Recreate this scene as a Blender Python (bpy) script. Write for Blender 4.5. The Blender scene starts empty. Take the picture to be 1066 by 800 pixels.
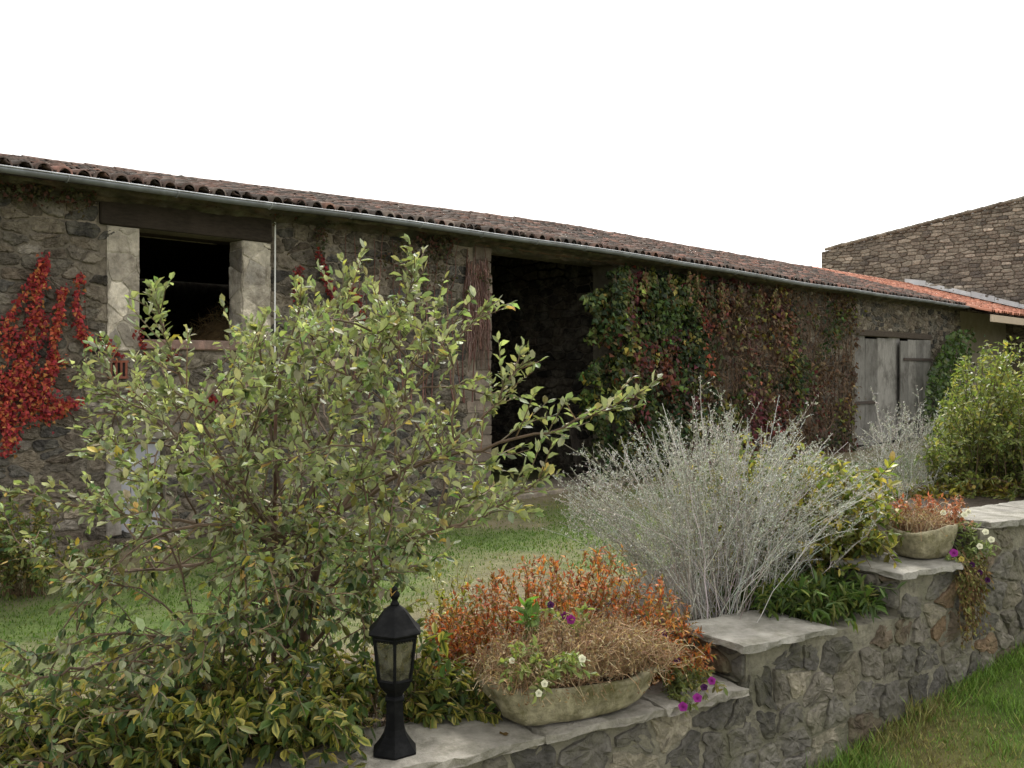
import bpy, math, random
import numpy as np

random.seed(7)
rng = np.random.default_rng(7)
SC = bpy.context.scene
COL = SC.collection
R = math.radians

# ------------------------------------------------------------------ camera mapping
EYE, F, CX, HY = 1.55, 1000.0, 533.0, 388.0


def at(px, py, d):
    """point seen at photo pixel (px, py) at depth d (metres along +Y)"""
    return np.array([(px - CX) / F * d, d, EYE - (py - HY) / F * d])


# ------------------------------------------------------------------ mesh building
class MB:
    def __init__(self):
        self.v, self.c, self.f, self.n = [], [], [], 0

    def add(self, v, f, col=(1, 1, 1)):
        v = np.asarray(v, float).reshape(-1, 3)
        c = np.asarray(col, float)
        if c.ndim == 1:
            c = np.tile(c[:3], (len(v), 1))
        self.v.append(v)
        self.c.append(c[:, :3])
        fs = f if isinstance(f, (list, tuple)) and len(f) and isinstance(f[0], np.ndarray) and f[0].ndim == 2 else [f]
        for a in fs:
            if isinstance(a, np.ndarray):
                self.f.append(a + self.n)
            else:
                by = {}
                for q in a:
                    by.setdefault(len(q), []).append(q)
                for q in by.values():
                    self.f.append(np.array(q, int) + self.n)
        self.n += len(v)

    def build(self, name, mat, parent=None, smooth=False, recalc=False):
        me = bpy.data.meshes.new(name)
        v = np.concatenate(self.v)
        c = np.concatenate(self.c)
        me.vertices.add(len(v))
        me.vertices.foreach_set('co', v.astype(np.float32).ravel())
        idx = np.concatenate([a.ravel() for a in self.f]).astype(np.int32)
        tot = np.concatenate([np.full(len(a), a.shape[1]) for a in self.f])
        start = np.concatenate([[0], np.cumsum(tot)[:-1]]).astype(np.int32)
        me.loops.add(len(idx))
        me.loops.foreach_set('vertex_index', idx)
        me.polygons.add(len(tot))
        me.polygons.foreach_set('loop_start', start)
        me.update(calc_edges=True)
        me.validate()
        at_ = me.attributes.new('Col', 'FLOAT_COLOR', 'POINT')
        at_.data.foreach_set('color', np.concatenate([c, np.ones((len(c), 1))], 1).astype(np.float32).ravel())
        me.polygons.foreach_set('use_smooth', np.full(len(me.polygons), bool(smooth)))
        if mat:
            me.materials.append(mat)
        if recalc:
            import bmesh
            bm = bmesh.new()
            bm.from_mesh(me)
            bmesh.ops.recalc_face_normals(bm, faces=bm.faces)
            bm.to_mesh(me)
            bm.free()
        o = bpy.data.objects.new(name, me)
        COL.objects.link(o)
        if parent is not None:
            o.parent = parent
            o.matrix_parent_inverse = parent.matrix_basis.inverted()
        return o


def norm(a):
    a = np.asarray(a, float)
    return a / (np.linalg.norm(a, axis=-1, keepdims=True) + 1e-12)


def thing(name, label, cat, loc=(0, 0, 0), group=None):
    o = bpy.data.objects.new(name, None)
    COL.objects.link(o)
    o.location = [float(q) for q in loc]
    o.empty_display_size = .1
    o['label'] = label
    o['category'] = cat
    if group:
        o['group'] = group
    return o


def tag(o, label, cat, group=None):
    o['label'] = label
    o['category'] = cat
    if group:
        o['group'] = group
    return o


BOXF = np.array([[0, 3, 2, 1], [4, 5, 6, 7], [0, 1, 5, 4], [1, 2, 6, 5], [2, 3, 7, 6], [3, 0, 4, 7]])


def box(mb, O, ex, ey, ez, col=(1, 1, 1), jit=0):
    """box with corner O and edge vectors"""
    O, ex, ey, ez = map(lambda q: np.asarray(q, float), (O, ex, ey, ez))
    v = np.array([O, O + ex, O + ex + ey, O + ey, O + ez, O + ex + ez, O + ex + ey + ez, O + ey + ez])
    if jit:
        v = v + rng.normal(0, jit, v.shape)
    mb.add(v, BOXF, col)


def bevbox(mb, O, ex, ey, ez, b=.008, col=(1, 1, 1), jit=0):
    """box with chamfered edges"""
    O, ex, ey, ez = map(lambda q: np.asarray(q, float), (O, ex, ey, ez))
    L = [np.linalg.norm(q) for q in (ex, ey, ez)]
    u = [q / l for q, l in zip((ex, ey, ez), L)]
    vs, idx = [], {}
    for sx in (0, 1):
        for sy in (0, 1):
            for sz in (0, 1):
                for a in range(3):
                    s = [sx, sy, sz]
                    p = O.copy()
                    for k in range(3):
                        e = s[k] * L[k]
                        if k != a:
                            e += b if s[k] == 0 else -b
                        p = p + u[k] * e
                    idx[(sx, sy, sz, a)] = len(vs)
                    vs.append(p)
    vs = np.array(vs)
    if jit:
        vs = vs + rng.normal(0, jit, vs.shape)
    f = []
    for a in range(3):
        o1, o2 = [k for k in range(3) if k != a]
        for s in (0, 1):
            q = []
            for (p, r) in ((0, 0), (1, 0), (1, 1), (0, 1)):
                k = [0, 0, 0]
                k[a], k[o1], k[o2] = s, p, r
                q.append(idx[(*k, a)])
            f.append(q)
    for a in range(3):  # edges parallel to a
        o1, o2 = [k for k in range(3) if k != a]
        for s1 in (0, 1):
            for s2 in (0, 1):
                def I(sa, w):
                    k = [0, 0, 0]
                    k[a], k[o1], k[o2] = sa, s1, s2
                    return idx[(*k, w)]
                f.append([I(0, o1), I(1, o1), I(1, o2), I(0, o2)])
    for sx in (0, 1):
        for sy in (0, 1):
            for sz in (0, 1):
                f.append([idx[(sx, sy, sz, a)] for a in range(3)])
    mb.add(vs, f, col)


def tube(mb, pts, rad, n=6, col=(1, 1, 1), cap=True):
    pts = np.asarray(pts, float)
    K = len(pts)
    rad = np.broadcast_to(np.asarray(rad, float), (K,))
    T = norm(np.gradient(pts, axis=0))
    ref = np.array([0, 0, 1.0]) if abs(T[0][2]) < .9 else np.array([1.0, 0, 0])
    X = norm(np.cross(T[0], ref))
    vs = []
    a = np.arange(n) * 2 * np.pi / n
    for k in range(K):
        X = norm(X - T[k] * X.dot(T[k]))
        Y = np.cross(T[k], X)
        vs.append(pts[k] + rad[k] * (np.cos(a)[:, None] * X + np.sin(a)[:, None] * Y))
    i = np.arange(n)
    j = (i + 1) % n
    f = [np.concatenate([np.stack([i + k * n, j + k * n, j + (k + 1) * n, i + (k + 1) * n], 1) for k in range(K - 1)])]
    if cap:
        f.append(np.array([list(range(n))[::-1], list(range((K - 1) * n, K * n))]))
    mb.add(np.concatenate(vs), f, col)


def prisms(mb, A, B, ra, rb, col):
    """many thin three-sided rods at once"""
    A, B = np.asarray(A, float).reshape(-1, 3), np.asarray(B, float).reshape(-1, 3)
    N = len(A)
    if N == 0:
        return
    ra = np.broadcast_to(np.asarray(ra, float), (N,))
    rb = np.broadcast_to(np.asarray(rb, float), (N,))
    T = norm(B - A)
    ref = np.where(np.abs(T[:, 2:3]) < .9, [[0, 0, 1.0]], [[1.0, 0, 0]])
    X = norm(np.cross(T, ref))
    Y = np.cross(T, X)
    vs = []
    for k in range(3):
        a = k * 2 * np.pi / 3
        vs.append(A + ra[:, None] * (math.cos(a) * X + math.sin(a) * Y))
    for k in range(3):
        a = k * 2 * np.pi / 3
        vs.append(B + rb[:, None] * (math.cos(a) * X + math.sin(a) * Y))
    V = np.stack(vs, 1).reshape(-1, 3)
    base = np.array([[0, 1, 4, 3], [1, 2, 5, 4], [2, 0, 3, 5]])
    f = (np.arange(N)[:, None, None] * 6 + base[None]).reshape(-1, 4)
    c = np.asarray(col, float)
    if c.ndim == 2:
        c = np.repeat(c, 6, 0)
    mb.add(V, f, c)


# leaf templates: x along, y across (times width), z along the normal; last value = how much of the margin colour
LEAF8 = (np.array([[0, 0, 0], [.28, .42, .04], [.28, 0, -.05], [.28, -.42, .04], [.66, .46, .03], [.66, 0, -.06], [.66, -.46, .03], [1, 0, -.12]]),
         np.array([[0, 2, 1], [0, 3, 2], [1, 2, 5], [1, 5, 4], [2, 3, 6], [2, 6, 5], [4, 5, 7], [5, 6, 7]]),
         np.array([0, 1, 0, 1, 1, 0, 1, .7]))
LEAF4 = (np.array([[0, 0, 0], [.45, .5, .06], [.45, -.5, .06], [1, 0, -.05]]),
         np.array([[0, 2, 1], [1, 2, 3]]),
         np.array([0, 1, 1, .5]))
# three-lobed creeper leaf
LEAFV = (np.array([[0, 0, 0], [.15, .55, .02], [.55, .3, -.02], [1, 0, -.08], [.55, -.3, -.02], [.15, -.55, .02], [.4, 0, .05]]),
         np.array([[0, 6, 1], [1, 6, 2], [2, 6, 3], [3, 6, 4], [4, 6, 5], [5, 6, 0]]),
         np.array([0, 1, 1, 1, 1, 1, 0]))
BLADE = (np.array([[0, .5, 0], [0, -.5, 0], [.55, .4, .1], [.55, -.4, .1], [1, 0, 0]]),
         [np.array([[0, 1, 3, 2]]), np.array([[2, 3, 4]])], np.zeros(5))


def leaves(mb, P, D, U, L, W, col, tpl=LEAF8, margin=None):
    P, D, U = (np.asarray(q, float).reshape(-1, 3) for q in (P, D, U))
    N = len(P)
    if N == 0:
        return
    D = norm(D)
    S = np.cross(U, D)
    bad = np.linalg.norm(S, axis=1) < 1e-3
    S[bad] = np.cross([[.3, .8, .5]], D[bad])
    S = norm(S)
    Nn = np.cross(D, S)
    L = np.broadcast_to(np.asarray(L, float), (N,))
    W = np.broadcast_to(np.asarray(W, float), (N,))
    t = tpl[0]
    curl = rng.normal(1.1, .8, (N, 1, 1))
    V = (P[:, None] + D[:, None] * (t[None, :, 0, None] * L[:, None, None])
         + S[:, None] * (t[None, :, 1, None] * W[:, None, None])
         + Nn[:, None] * (t[None, :, 2, None] * L[:, None, None] * curl))
    k = len(t)
    col = np.asarray(col, float)
    if col.ndim == 1:
        col = np.tile(col, (N, 1))
    C = np.repeat(col[:, None], k, 1)
    if margin is not None:
        m = np.asarray(margin, float)
        if m.ndim == 1:
            m = np.tile(m, (N, 1))
        w = tpl[2][None, :, None]
        C = C * (1 - w) + m[:, None] * w
    fs = tpl[1] if isinstance(tpl[1], list) else [tpl[1]]
    F_ = [(np.arange(N)[:, None, None] * k + q[None]).reshape(-1, q.shape[1]) for q in fs]
    mb.add(V.reshape(-1, 3), F_, C.reshape(-1, 3))


def pick(pal, n, var=.18, w=None):
    pal = np.asarray(pal, float)
    i = rng.choice(len(pal), n, p=None if w is None else np.asarray(w) / np.sum(w))
    c = pal[i] * np.exp(rng.normal(0, var, (n, 1))) * np.exp(rng.normal(0, var * .3, (n, 3)))
    return np.clip(c, 0, .9)


def rdir(n):
    return norm(rng.normal(0, 1, (n, 3)))


def spline(P, n):
    """Catmull-Rom through the points"""
    P = np.asarray(P, float)
    Q = np.concatenate([[2 * P[0] - P[1]], P, [2 * P[-1] - P[-2]]])
    out = []
    m = len(P) - 1
    for u in np.linspace(0, m - 1e-6, n):
        k = int(u)
        t = u - k
        a, b, c, d = Q[k:k + 4]
        out.append(.5 * ((2 * b) + (-a + c) * t + (2 * a - 5 * b + 4 * c - d) * t * t + (-a + 3 * b - 3 * c + d) * t ** 3))
    return np.array(out)


# smooth value noise for modelling
_G = np.random.default_rng(3).random((64, 64))


def vnoise(x, y, s=1.0):
    x, y = np.asarray(x, float) / s, np.asarray(y, float) / s
    xi, yi = np.floor(x).astype(int), np.floor(y).astype(int)
    fx, fy = x - xi, y - yi
    fx, fy = fx * fx * (3 - 2 * fx), fy * fy * (3 - 2 * fy)
    g = lambda a, b: _G[a % 64, b % 64]
    return (g(xi, yi) * (1 - fx) * (1 - fy) + g(xi + 1, yi) * fx * (1 - fy) + g(xi, yi + 1) * (1 - fx) * fy + g(xi + 1, yi + 1) * fx * fy)


def fbm(x, y, s):
    return .55 * vnoise(x, y, s) + .3 * vnoise(x + 7.3, y + 1.7, s / 2.1) + .15 * vnoise(x + 3.1, y + 9.2, s / 4.3)


def sstep(a, b, x):
    t = np.clip((np.asarray(x, float) - a) / (b - a), 0, 1)
    return t * t * (3 - 2 * t)


# ------------------------------------------------------------------ materials
def new_mat(name):
    m = bpy.data.materials.new(name)
    m.use_nodes = True
    nt = m.node_tree
    nt.nodes.clear()
    return m, nt, nt.nodes.new('ShaderNodeOutputMaterial')


def N_(nt, typ, **kw):
    n = nt.nodes.new(typ)
    for k, v in kw.items():
        setattr(n, k, v)
    return n


def coloured(nt, scale=8., lo=.65, hi=1.3, tint=None, tint_scale=2., tint_amt=0., coord='Object'):
    """Col attribute times noise, with stains of another colour"""
    a = N_(nt, 'ShaderNodeAttribute', attribute_name='Col')
    tc = N_(nt, 'ShaderNodeTexCoord')
    n = N_(nt, 'ShaderNodeTexNoise')
    n.inputs['Scale'].default_value = scale
    n.inputs['Detail'].default_value = 6
    n.inputs['Roughness'].default_value = .65
    nt.links.new(tc.outputs[coord], n.inputs['Vector'])
    mr = N_(nt, 'ShaderNodeMapRange')
    mr.inputs['From Min'].default_value = .3
    mr.inputs['From Max'].default_value = .7
    mr.inputs['To Min'].default_value = lo
    mr.inputs['To Max'].default_value = hi
    nt.links.new(n.outputs['Fac'], mr.inputs['Value'])
    mu = N_(nt, 'ShaderNodeMix', data_type='RGBA', blend_type='MULTIPLY')
    mu.inputs['Factor'].default_value = 1
    nt.links.new(a.outputs['Color'], mu.inputs[6])
    nt.links.new(mr.outputs['Result'], mu.inputs[7])
    out = mu.outputs[2]
    if tint is not None:
        n2 = N_(nt, 'ShaderNodeTexNoise')
        n2.inputs['Scale'].default_value = tint_scale
        n2.inputs['Detail'].default_value = 7
        n2.inputs['Roughness'].default_value = .7
        nt.links.new(tc.outputs[coord], n2.inputs['Vector'])
        m2 = N_(nt, 'ShaderNodeMapRange')
        m2.inputs['From Min'].default_value = .48
        m2.inputs['From Max'].default_value = .66
        m2.inputs['To Max'].default_value = tint_amt
        nt.links.new(n2.outputs['Fac'], m2.inputs['Value'])
        mx = N_(nt, 'ShaderNodeMix', data_type='RGBA')
        nt.links.new(m2.outputs['Result'], mx.inputs['Factor'])
        nt.links.new(out, mx.inputs[6])
        mx.inputs[7].default_value = (*tint, 1)
        out = mx.outputs[2]
    return out, tc, n


def solid(name, rough=.85, scale=8., lo=.65, hi=1.3, tint=None, tint_scale=2., tint_amt=0., bump=.4, bscale=30., dist=.01, metal=0., stretch=None, spec=.25):
    m, nt, out = new_mat(name)
    c, tc, n = coloured(nt, scale, lo, hi, tint, tint_scale, tint_amt)
    b = N_(nt, 'ShaderNodeBsdfPrincipled')
    b.inputs['Roughness'].default_value = rough
    b.inputs['Metallic'].default_value = metal
    b.inputs['Specular IOR Level'].default_value = spec
    nt.links.new(c, b.inputs['Base Color'])
    src = tc.outputs['Object']
    if stretch is not None:
        mp = N_(nt, 'ShaderNodeMapping')
        mp.inputs['Scale'].default_value = stretch
        nt.links.new(tc.outputs['Object'], mp.inputs['Vector'])
        src = mp.outputs['Vector']
        nt.links.new(src, n.inputs['Vector'])
    if bump:
        nb = N_(nt, 'ShaderNodeTexNoise')
        nb.inputs['Scale'].default_value = bscale
        nb.inputs['Detail'].default_value = 8
        nb.inputs['Roughness'].default_value = .7
        nt.links.new(src, nb.inputs['Vector'])
        bp = N_(nt, 'ShaderNodeBump')
        bp.inputs['Strength'].default_value = bump
        bp.inputs['Distance'].default_value = dist
        nt.links.new(nb.outputs['Fac'], bp.inputs['Height'])
        nt.links.new(bp.outputs['Normal'], b.inputs['Normal'])
    nt.links.new(b.outputs[0], out.inputs[0])
    return m


def leaf_mat(name, trans=.35, rough=.5, under=None, spec=.35, tgain=(1.1, 1.25, .6)):
    m, nt, out = new_mat(name)
    c, tc, n = coloured(nt, 60., .8, 1.2)
    if under is not None:
        g = N_(nt, 'ShaderNodeNewGeometry')
        mx = N_(nt, 'ShaderNodeMix', data_type='RGBA')
        nt.links.new(g.outputs['Backfacing'], mx.inputs['Factor'])
        nt.links.new(c, mx.inputs[6])
        mx.inputs[7].default_value = (*under, 1)
        cc = mx.outputs[2]
    else:
        cc = c
    b = N_(nt, 'ShaderNodeBsdfPrincipled')
    b.inputs['Roughness'].default_value = rough
    b.inputs['Specular IOR Level'].default_value = spec
    nt.links.new(cc, b.inputs['Base Color'])
    t = N_(nt, 'ShaderNodeBsdfTranslucent')
    mu = N_(nt, 'ShaderNodeMix', data_type='RGBA', blend_type='MULTIPLY')
    mu.inputs['Factor'].default_value = 1
    nt.links.new(c, mu.inputs[6])
    mu.inputs[7].default_value = (*tgain, 1)
    nt.links.new(mu.outputs[2], t.inputs['Color'])
    ms = N_(nt, 'ShaderNodeMixShader')
    ms.inputs[0].default_value = trans
    nt.links.new(b.outputs[0], ms.inputs[1])
    nt.links.new(t.outputs[0], ms.inputs[2])
    nt.links.new(ms.outputs[0], out.inputs[0])
    return m


M = {}
M['stone'] = solid('basalt_rubble', .9, 16, .45, 1.45, (.27, .25, .20), 4, .5, 1.0, 34, .022)
M['mortar'] = solid('lime_mortar', .95, 12, .5, 1.35, (.10, .09, .07), 3, .7, 1.0, 40, .02)
M['gstone'] = solid('garden_stone', .9, 26, .5, 1.45, (.165, .16, .10), 6, .6, 1.0, 48, .02)
M['gmortar'] = solid('garden_mortar', .95, 24, .5, 1.35, (.10, .105, .06), 6, .6, 1.0, 50, .02)
M['slab'] = solid('cap_stone', .9, 9, .6, 1.3, (.13, .125, .09), 8, .75, 1.0, 40, .014)
M['trough'] = solid('mossy_granite', .95, 26, .5, 1.4, (.10, .092, .03), 6, .9, 1.0, 45, .014)
M['dressed'] = solid('dressed_limestone', .9, 9, .6, 1.3, (.15, .125, .10), 5, .75, .9, 30, .015)
M['tile'] = solid('clay_tile', .85, 14, .55, 1.3, (.07, .065, .055), 9, .75, .4, 60, .004)
M['newtile'] = solid('new_clay_tile', .8, 14, .8, 1.15, None, 6, 0, .2, 60, .003)
M['zinc'] = solid('zinc', .6, 5, .7, 1.15, (.14, .14, .14), 3, .6, .05, 40, .002, .5)
M['beam'] = solid('old_oak', .85, 6, .6, 1.3, (.06, .045, .035), 2.5, .5, .6, 14, .01, stretch=(2, 2, 9))
M['greywood'] = solid('weathered_plank', .9, 7, .4, 1.35, (.075, .068, .06), 2.2, .8, .9, 16, .012, stretch=(14, 14, .8))
M['plaster'] = solid('render_plaster', .95, 4, .8, 1.15, (.3, .27, .22), 2, .4, .2, 30, .004)
M['black_iron'] = solid('black_cast_metal', .62, 40, .8, 1.25, (.03, .03, .03), 30, .3, .15, 90, .0015, .0, spec=.12)
M['rust'] = solid('rusted_iron', .8, 30, .6, 1.3, (.1, .05, .03), 20, .5, .4, 80, .002)
M['white_cable'] = solid('white_cable', .5, 10, .9, 1.1, bump=0)
M['bark'] = solid('shrub_bark', .9, 30, .6, 1.35, (.16, .14, .11), 18, .6, .7, 70, .004)
M['twig'] = solid('twig', .85, 40, .75, 1.25, bump=0)
M['drystem'] = solid('dry_stem', .9, 40, .75, 1.25, bump=0)
M['hay'] = solid('hay', .95, 20, .7, 1.3, bump=.5, bscale=60)
M['soil'] = solid('bed_soil', .95, 14, .6, 1.4, (.10, .075, .05), 5, .6, .9, 40, .02)
M['ground'] = solid('yard_ground', .95, 6, .65, 1.35, (.19, .16, .10), 1.6, .5, .9, 25, .03)
M['lawn'] = solid('lawn_ground', .95, 14, .65, 1.35, (.13, .12, .05), 3, .5, .9, 40, .02)
M['silverleaf'] = leaf_mat('silverberry_leaf', .4, .5, (.36, .37, .24), .3, (1.1, 1.2, .6))
M['leaf'] = leaf_mat('green_leaf', .35, .45)
M['dull'] = leaf_mat('dull_leaf', .3, .65, spec=.2)
M['redleaf'] = leaf_mat('autumn_leaf', .35, .55, spec=.25, tgain=(1.3, .9, .6))
M['grass'] = leaf_mat('grass_blade', .35, .6, spec=.2)
M['ashleaf'] = leaf_mat('ashen_leaf', .2, .8, spec=.1, tgain=(1, 1, .9))
M['petal'] = leaf_mat('petal', .35, .6, spec=.15, tgain=(1, 1, 1))


def glass_mat():
    m, nt, out = new_mat('dusty_glass')
    tc = N_(nt, 'ShaderNodeTexCoord')
    n = N_(nt, 'ShaderNodeTexNoise')
    n.inputs['Scale'].default_value = 45
    n.inputs['Detail'].default_value = 5
    nt.links.new(tc.outputs['Object'], n.inputs['Vector'])
    mr = N_(nt, 'ShaderNodeMapRange')
    mr.inputs['From Min'].default_value = .35
    mr.inputs['From Max'].default_value = .75
    mr.inputs['To Min'].default_value = .04
    mr.inputs['To Max'].default_value = .34
    nt.links.new(n.outputs['Fac'], mr.inputs['Value'])
    tr = N_(nt, 'ShaderNodeBsdfTransparent')
    tr.inputs['Color'].default_value = (.74, .73, .66, 1)
    df = N_(nt, 'ShaderNodeBsdfDiffuse')
    df.inputs['Color'].default_value = (.24, .235, .19, 1)
    gl = N_(nt, 'ShaderNodeBsdfGlossy')
    gl.inputs['Roughness'].default_value = .12
    m1 = N_(nt, 'ShaderNodeMixShader')
    nt.links.new(mr.outputs['Result'], m1.inputs[0])
    nt.links.new(tr.outputs[0], m1.inputs[1])
    nt.links.new(df.outputs[0], m1.inputs[2])
    m2 = N_(nt, 'ShaderNodeMixShader')
    m2.inputs[0].default_value = .05
    nt.links.new(m1.outputs[0], m2.inputs[1])
    nt.links.new(gl.outputs[0], m2.inputs[2])
    nt.links.new(m2.outputs[0], out.inputs[0])
    return m


M['glass'] = glass_mat()

# ------------------------------------------------------------------ rubble masonry


def clip(poly, n, d):
    out = []
    m = len(poly)
    for i in range(m):
        a, b = poly[i], poly[(i + 1) % m]
        da = a[0] * n[0] + a[1] * n[1] - d
        db = b[0] * n[0] + b[1] * n[1] - d
        if da <= 0:
            out.append(a)
        if (da < 0 < db) or (db < 0 < da):
            t = da / (da - db)
            out.append((a[0] + (b[0] - a[0]) * t, a[1] + (b[1] - a[1]) * t))
    return out


def rubble(mb, O, ex, ey, en, W, H, cw, ch, pal, w=None, h=.03, gap=.012, drop=.16, adjust=None, seed=1, jit=.36, tilt=.10, cut=(.08, .2), rough=0.):
    rd = random.Random(seed)
    nx, ny = int(W / cw) + 3, int(H / ch) + 3
    cells = {}
    for j in range(-1, ny):
        off = rd.random()
        for i in range(-1, nx):
            if rd.random() < drop:
                continue
            cells[(i, j)] = (i + off + rd.uniform(-jit, jit), j + .5 + rd.uniform(-jit, jit) * .7)
    pal = np.asarray(pal, float)
    O, ex, ey, en = (np.asarray(q, float) for q in (O, ex, ey, en))
    for (i, j), c in cells.items():
        poly = [(c[0] - 1.6, c[1] - 1.3), (c[0] + 1.6, c[1] - 1.3), (c[0] + 1.6, c[1] + 1.3), (c[0] - 1.6, c[1] + 1.3)]
        for dj in (-2, -1, 0, 1, 2):
            for di in (-3, -2, -1, 0, 1, 2, 3):
                if di == 0 and dj == 0:
                    continue
                q = cells.get((i + di, j + dj))
                if q is None:
                    continue
                nn = (q[0] - c[0], (q[1] - c[1]))
                d = (q[0] ** 2 + q[1] ** 2 - c[0] ** 2 - c[1] ** 2) / 2
                poly = clip(poly, nn, d)
                if len(poly) < 3:
                    break
            if len(poly) < 3:
                break
        if len(poly) < 3:
            continue
        p = np.array([(min(max(x * cw, 0), W), min(max(y * ch, 0), H)) for x, y in poly])
        if adjust:
            p = adjust(p)
            if p is None:
                continue
        ctr = p.mean(0)
        # drop doubled corners, then cut corners
        q = [p[0]]
        for a in p[1:]:
            if np.hypot(*(a - q[-1])) > .012:
                q.append(a)
        if len(q) > 2 and np.hypot(*(q[0] - q[-1])) < .012:
            q.pop()
        if len(q) < 3:
            continue
        p = np.array(q)
        area = .5 * abs(np.dot(p[:, 0], np.roll(p[:, 1], -1)) - np.dot(p[:, 1], np.roll(p[:, 0], -1)))
        if area < cw * ch * .08:
            continue
        nxt = np.roll(p, -1, 0)
        k_ = rd.uniform(*cut)
        p = np.stack([p * (1 - k_) + nxt * k_, p * k_ + nxt * (1 - k_)], 1).reshape(-1, 2)
        if rough:   # broken, uneven outline
            nxt = np.roll(p, -1, 0)
            q = []
            for a, b in zip(p, nxt):
                n_ = max(1, int(np.hypot(*(b - a)) / .018))
                for k in range(n_):
                    q.append(a + (b - a) * k / n_ + (np.array([rd.gauss(0, 1), rd.gauss(0, 1)]) * rough * .35 if k else 0))
            p = np.array(q)
        m = len(p)
        r = np.hypot(*(p - ctr).T)
        g = gap * rd.uniform(.5, 1.5)
        hh = h * rd.uniform(.45, 1.35)
        tx, ty = rd.uniform(-tilt, tilt), rd.uniform(-tilt, tilt)
        ring = lambda k: ctr + (p - ctr) * (np.clip(1 - g / np.maximum(r, 1e-4), .3, 1) * k)[:, None]
        rings = [(ring(1.0), -.012), (ring(.985), hh * .55), (ring(.86), hh * .95)] + ([(ring(.62), hh), (ring(.33), hh)] if rough else [])
        V = []
        for q2, z in rings:
            zz = z + (0 if z < 0 else 1) * ((q2 - ctr) @ np.array([tx, ty])) + np.array([rd.uniform(-.12, .12) * hh for _ in range(m)]) * (z > 0)
            if rough and z > 0:
                zz = zz + (fbm(q2[:, 0] + seed, q2[:, 1] + ctr[0], .05) - .5) * rough * 2.2 + np.array([rd.gauss(0, rough * .16) for _ in range(m)])
            V.append(O + q2[:, :1] * ex + q2[:, 1:] * ey + zz[:, None] * en)
        V.append((O + ctr[0] * ex + ctr[1] * ey + hh * rd.uniform(.95, 1.15) * en)[None])
        a = np.arange(m)
        b = (a + 1) % m
        K_ = len(rings)
        f = [np.concatenate([np.stack([a + k * m, b + k * m, b + (k + 1) * m, a + (k + 1) * m], 1) for k in range(K_ - 1)]),
             np.stack([a + (K_ - 1) * m, b + (K_ - 1) * m, np.full(m, K_ * m)], 1)]
        ci = rd.choices(range(len(pal)), w)[0] if w else rd.randrange(len(pal))
        cc = pal[ci] * math.exp(rd.gauss(0, .22))
        mb.add(np.concatenate(V), f, cc)


# ------------------------------------------------------------------ frames of reference
# barn: s along the front wall, w behind it, z up
P0 = np.array([-3.59, 8.3, 0.])
BU = norm([957., 1000., 0.])
BN = np.array([-BU[1], BU[0], 0.])  # into the barn
UP = np.array([0, 0, 1.])


def B(s, w, z):
    return P0 + BU * s + BN * w + UP * z


def Bv(S, Wd, Z):
    S, Wd, Z = np.broadcast_arrays(np.asarray(S, float), np.asarray(Wd, float), np.asarray(Z, float))
    return P0 + S[..., None] * BU + Wd[..., None] * BN + Z[..., None] * UP


def bs(px, w=0.):
    """s at which the plane w is seen at photo column px"""
    k = (px - CX) / F
    o = P0 + BN * w
    return (k * o[1] - o[0]) / (BU[0] - k * BU[1])


def bsz(px, py, w=0.):
    s = bs(px, w)
    d = (P0 + BN * w + BU * s)[1]
    return s, EYE - (py - HY) / F * d


# garden wall: t along the front face, q behind it
A0 = np.array([-.266, 2.58, 0.])
GU = np.array([.848, .53, 0.])
GU = GU / np.linalg.norm(GU)
GN = np.array([-GU[1], GU[0], 0.])


def G(t, q, z):
    return A0 + GU * t + GN * q + UP * z


CAPS = [(-5, 1.24, .50), (1.24, 2.06, .64), (2.06, 2.58, .79), (2.58, 9, .93)]


def bed_z(t):
    return np.interp(t, [-7, -5, 1.22, 1.30, 2.02, 2.12, 2.54, 2.64, 6, 9, 11], [0, .45, .45, .585, .60, .73, .74, .87, .9, .85, .5])


def yard_z(x, y):
    rx, ry = np.asarray(x, float) - A0[0], np.asarray(y, float) - A0[1]
    t = rx * GU[0] + ry * GU[1]
    q = rx * GN[0] + ry * GN[1]
    f = 1 - sstep(.7, 3.0, q)
    return bed_z(t) * f + (fbm(x, y, 1.3) - .5) * .06 * sstep(.2, .8, q)


def lawn_z(t, q):
    t = np.asarray(t, float)
    z = -.10 + .194 * np.log1p(np.exp((t - .45) * 5)) / 5
    z = np.where(t > 4.5, np.minimum(z, .70), z)
    return z + 0 * q


# ------------------------------------------------------------------ world, sun, camera
cam = bpy.data.cameras.new('camera')
cam.sensor_width = 36
cam.lens = 36 * F / 1066
cam.shift_y = -12 / 1066 * 1
cam.clip_start = .05
cam.clip_end = 2000
co = bpy.data.objects.new('camera', cam)
COL.objects.link(co)
co.location = (0, 0, EYE)
co.rotation_euler = (R(90), 0, 0)
SC.camera = co

SUN_EL, SUN_AZ = 46, 8   # behind the barn, a little to the right
wd = bpy.data.worlds.new('World')
SC.world = wd
wd.use_nodes = True
nt = wd.node_tree
nt.nodes.clear()
sky = N_(nt, 'ShaderNodeTexSky', sky_type='NISHITA', sun_disc=False)
sky.sun_elevation = R(SUN_EL)
sky.sun_rotation = R(SUN_AZ)
sky.air_density = 1.0
sky.dust_density = 6
hs = N_(nt, 'ShaderNodeHueSaturation')
hs.inputs['Saturation'].default_value = .1   # a veil of white cloud
bg = N_(nt, 'ShaderNodeBackground')
bg.inputs['Strength'].default_value = .15
ow = N_(nt, 'ShaderNodeOutputWorld')
nt.links.new(sky.outputs[0], hs.inputs['Color'])
veil = N_(nt, 'ShaderNodeMix', data_type='RGBA')   # even overcast between the bright sky parts
veil.inputs['Factor'].default_value = .45
nt.links.new(hs.outputs[0], veil.inputs[6])
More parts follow.
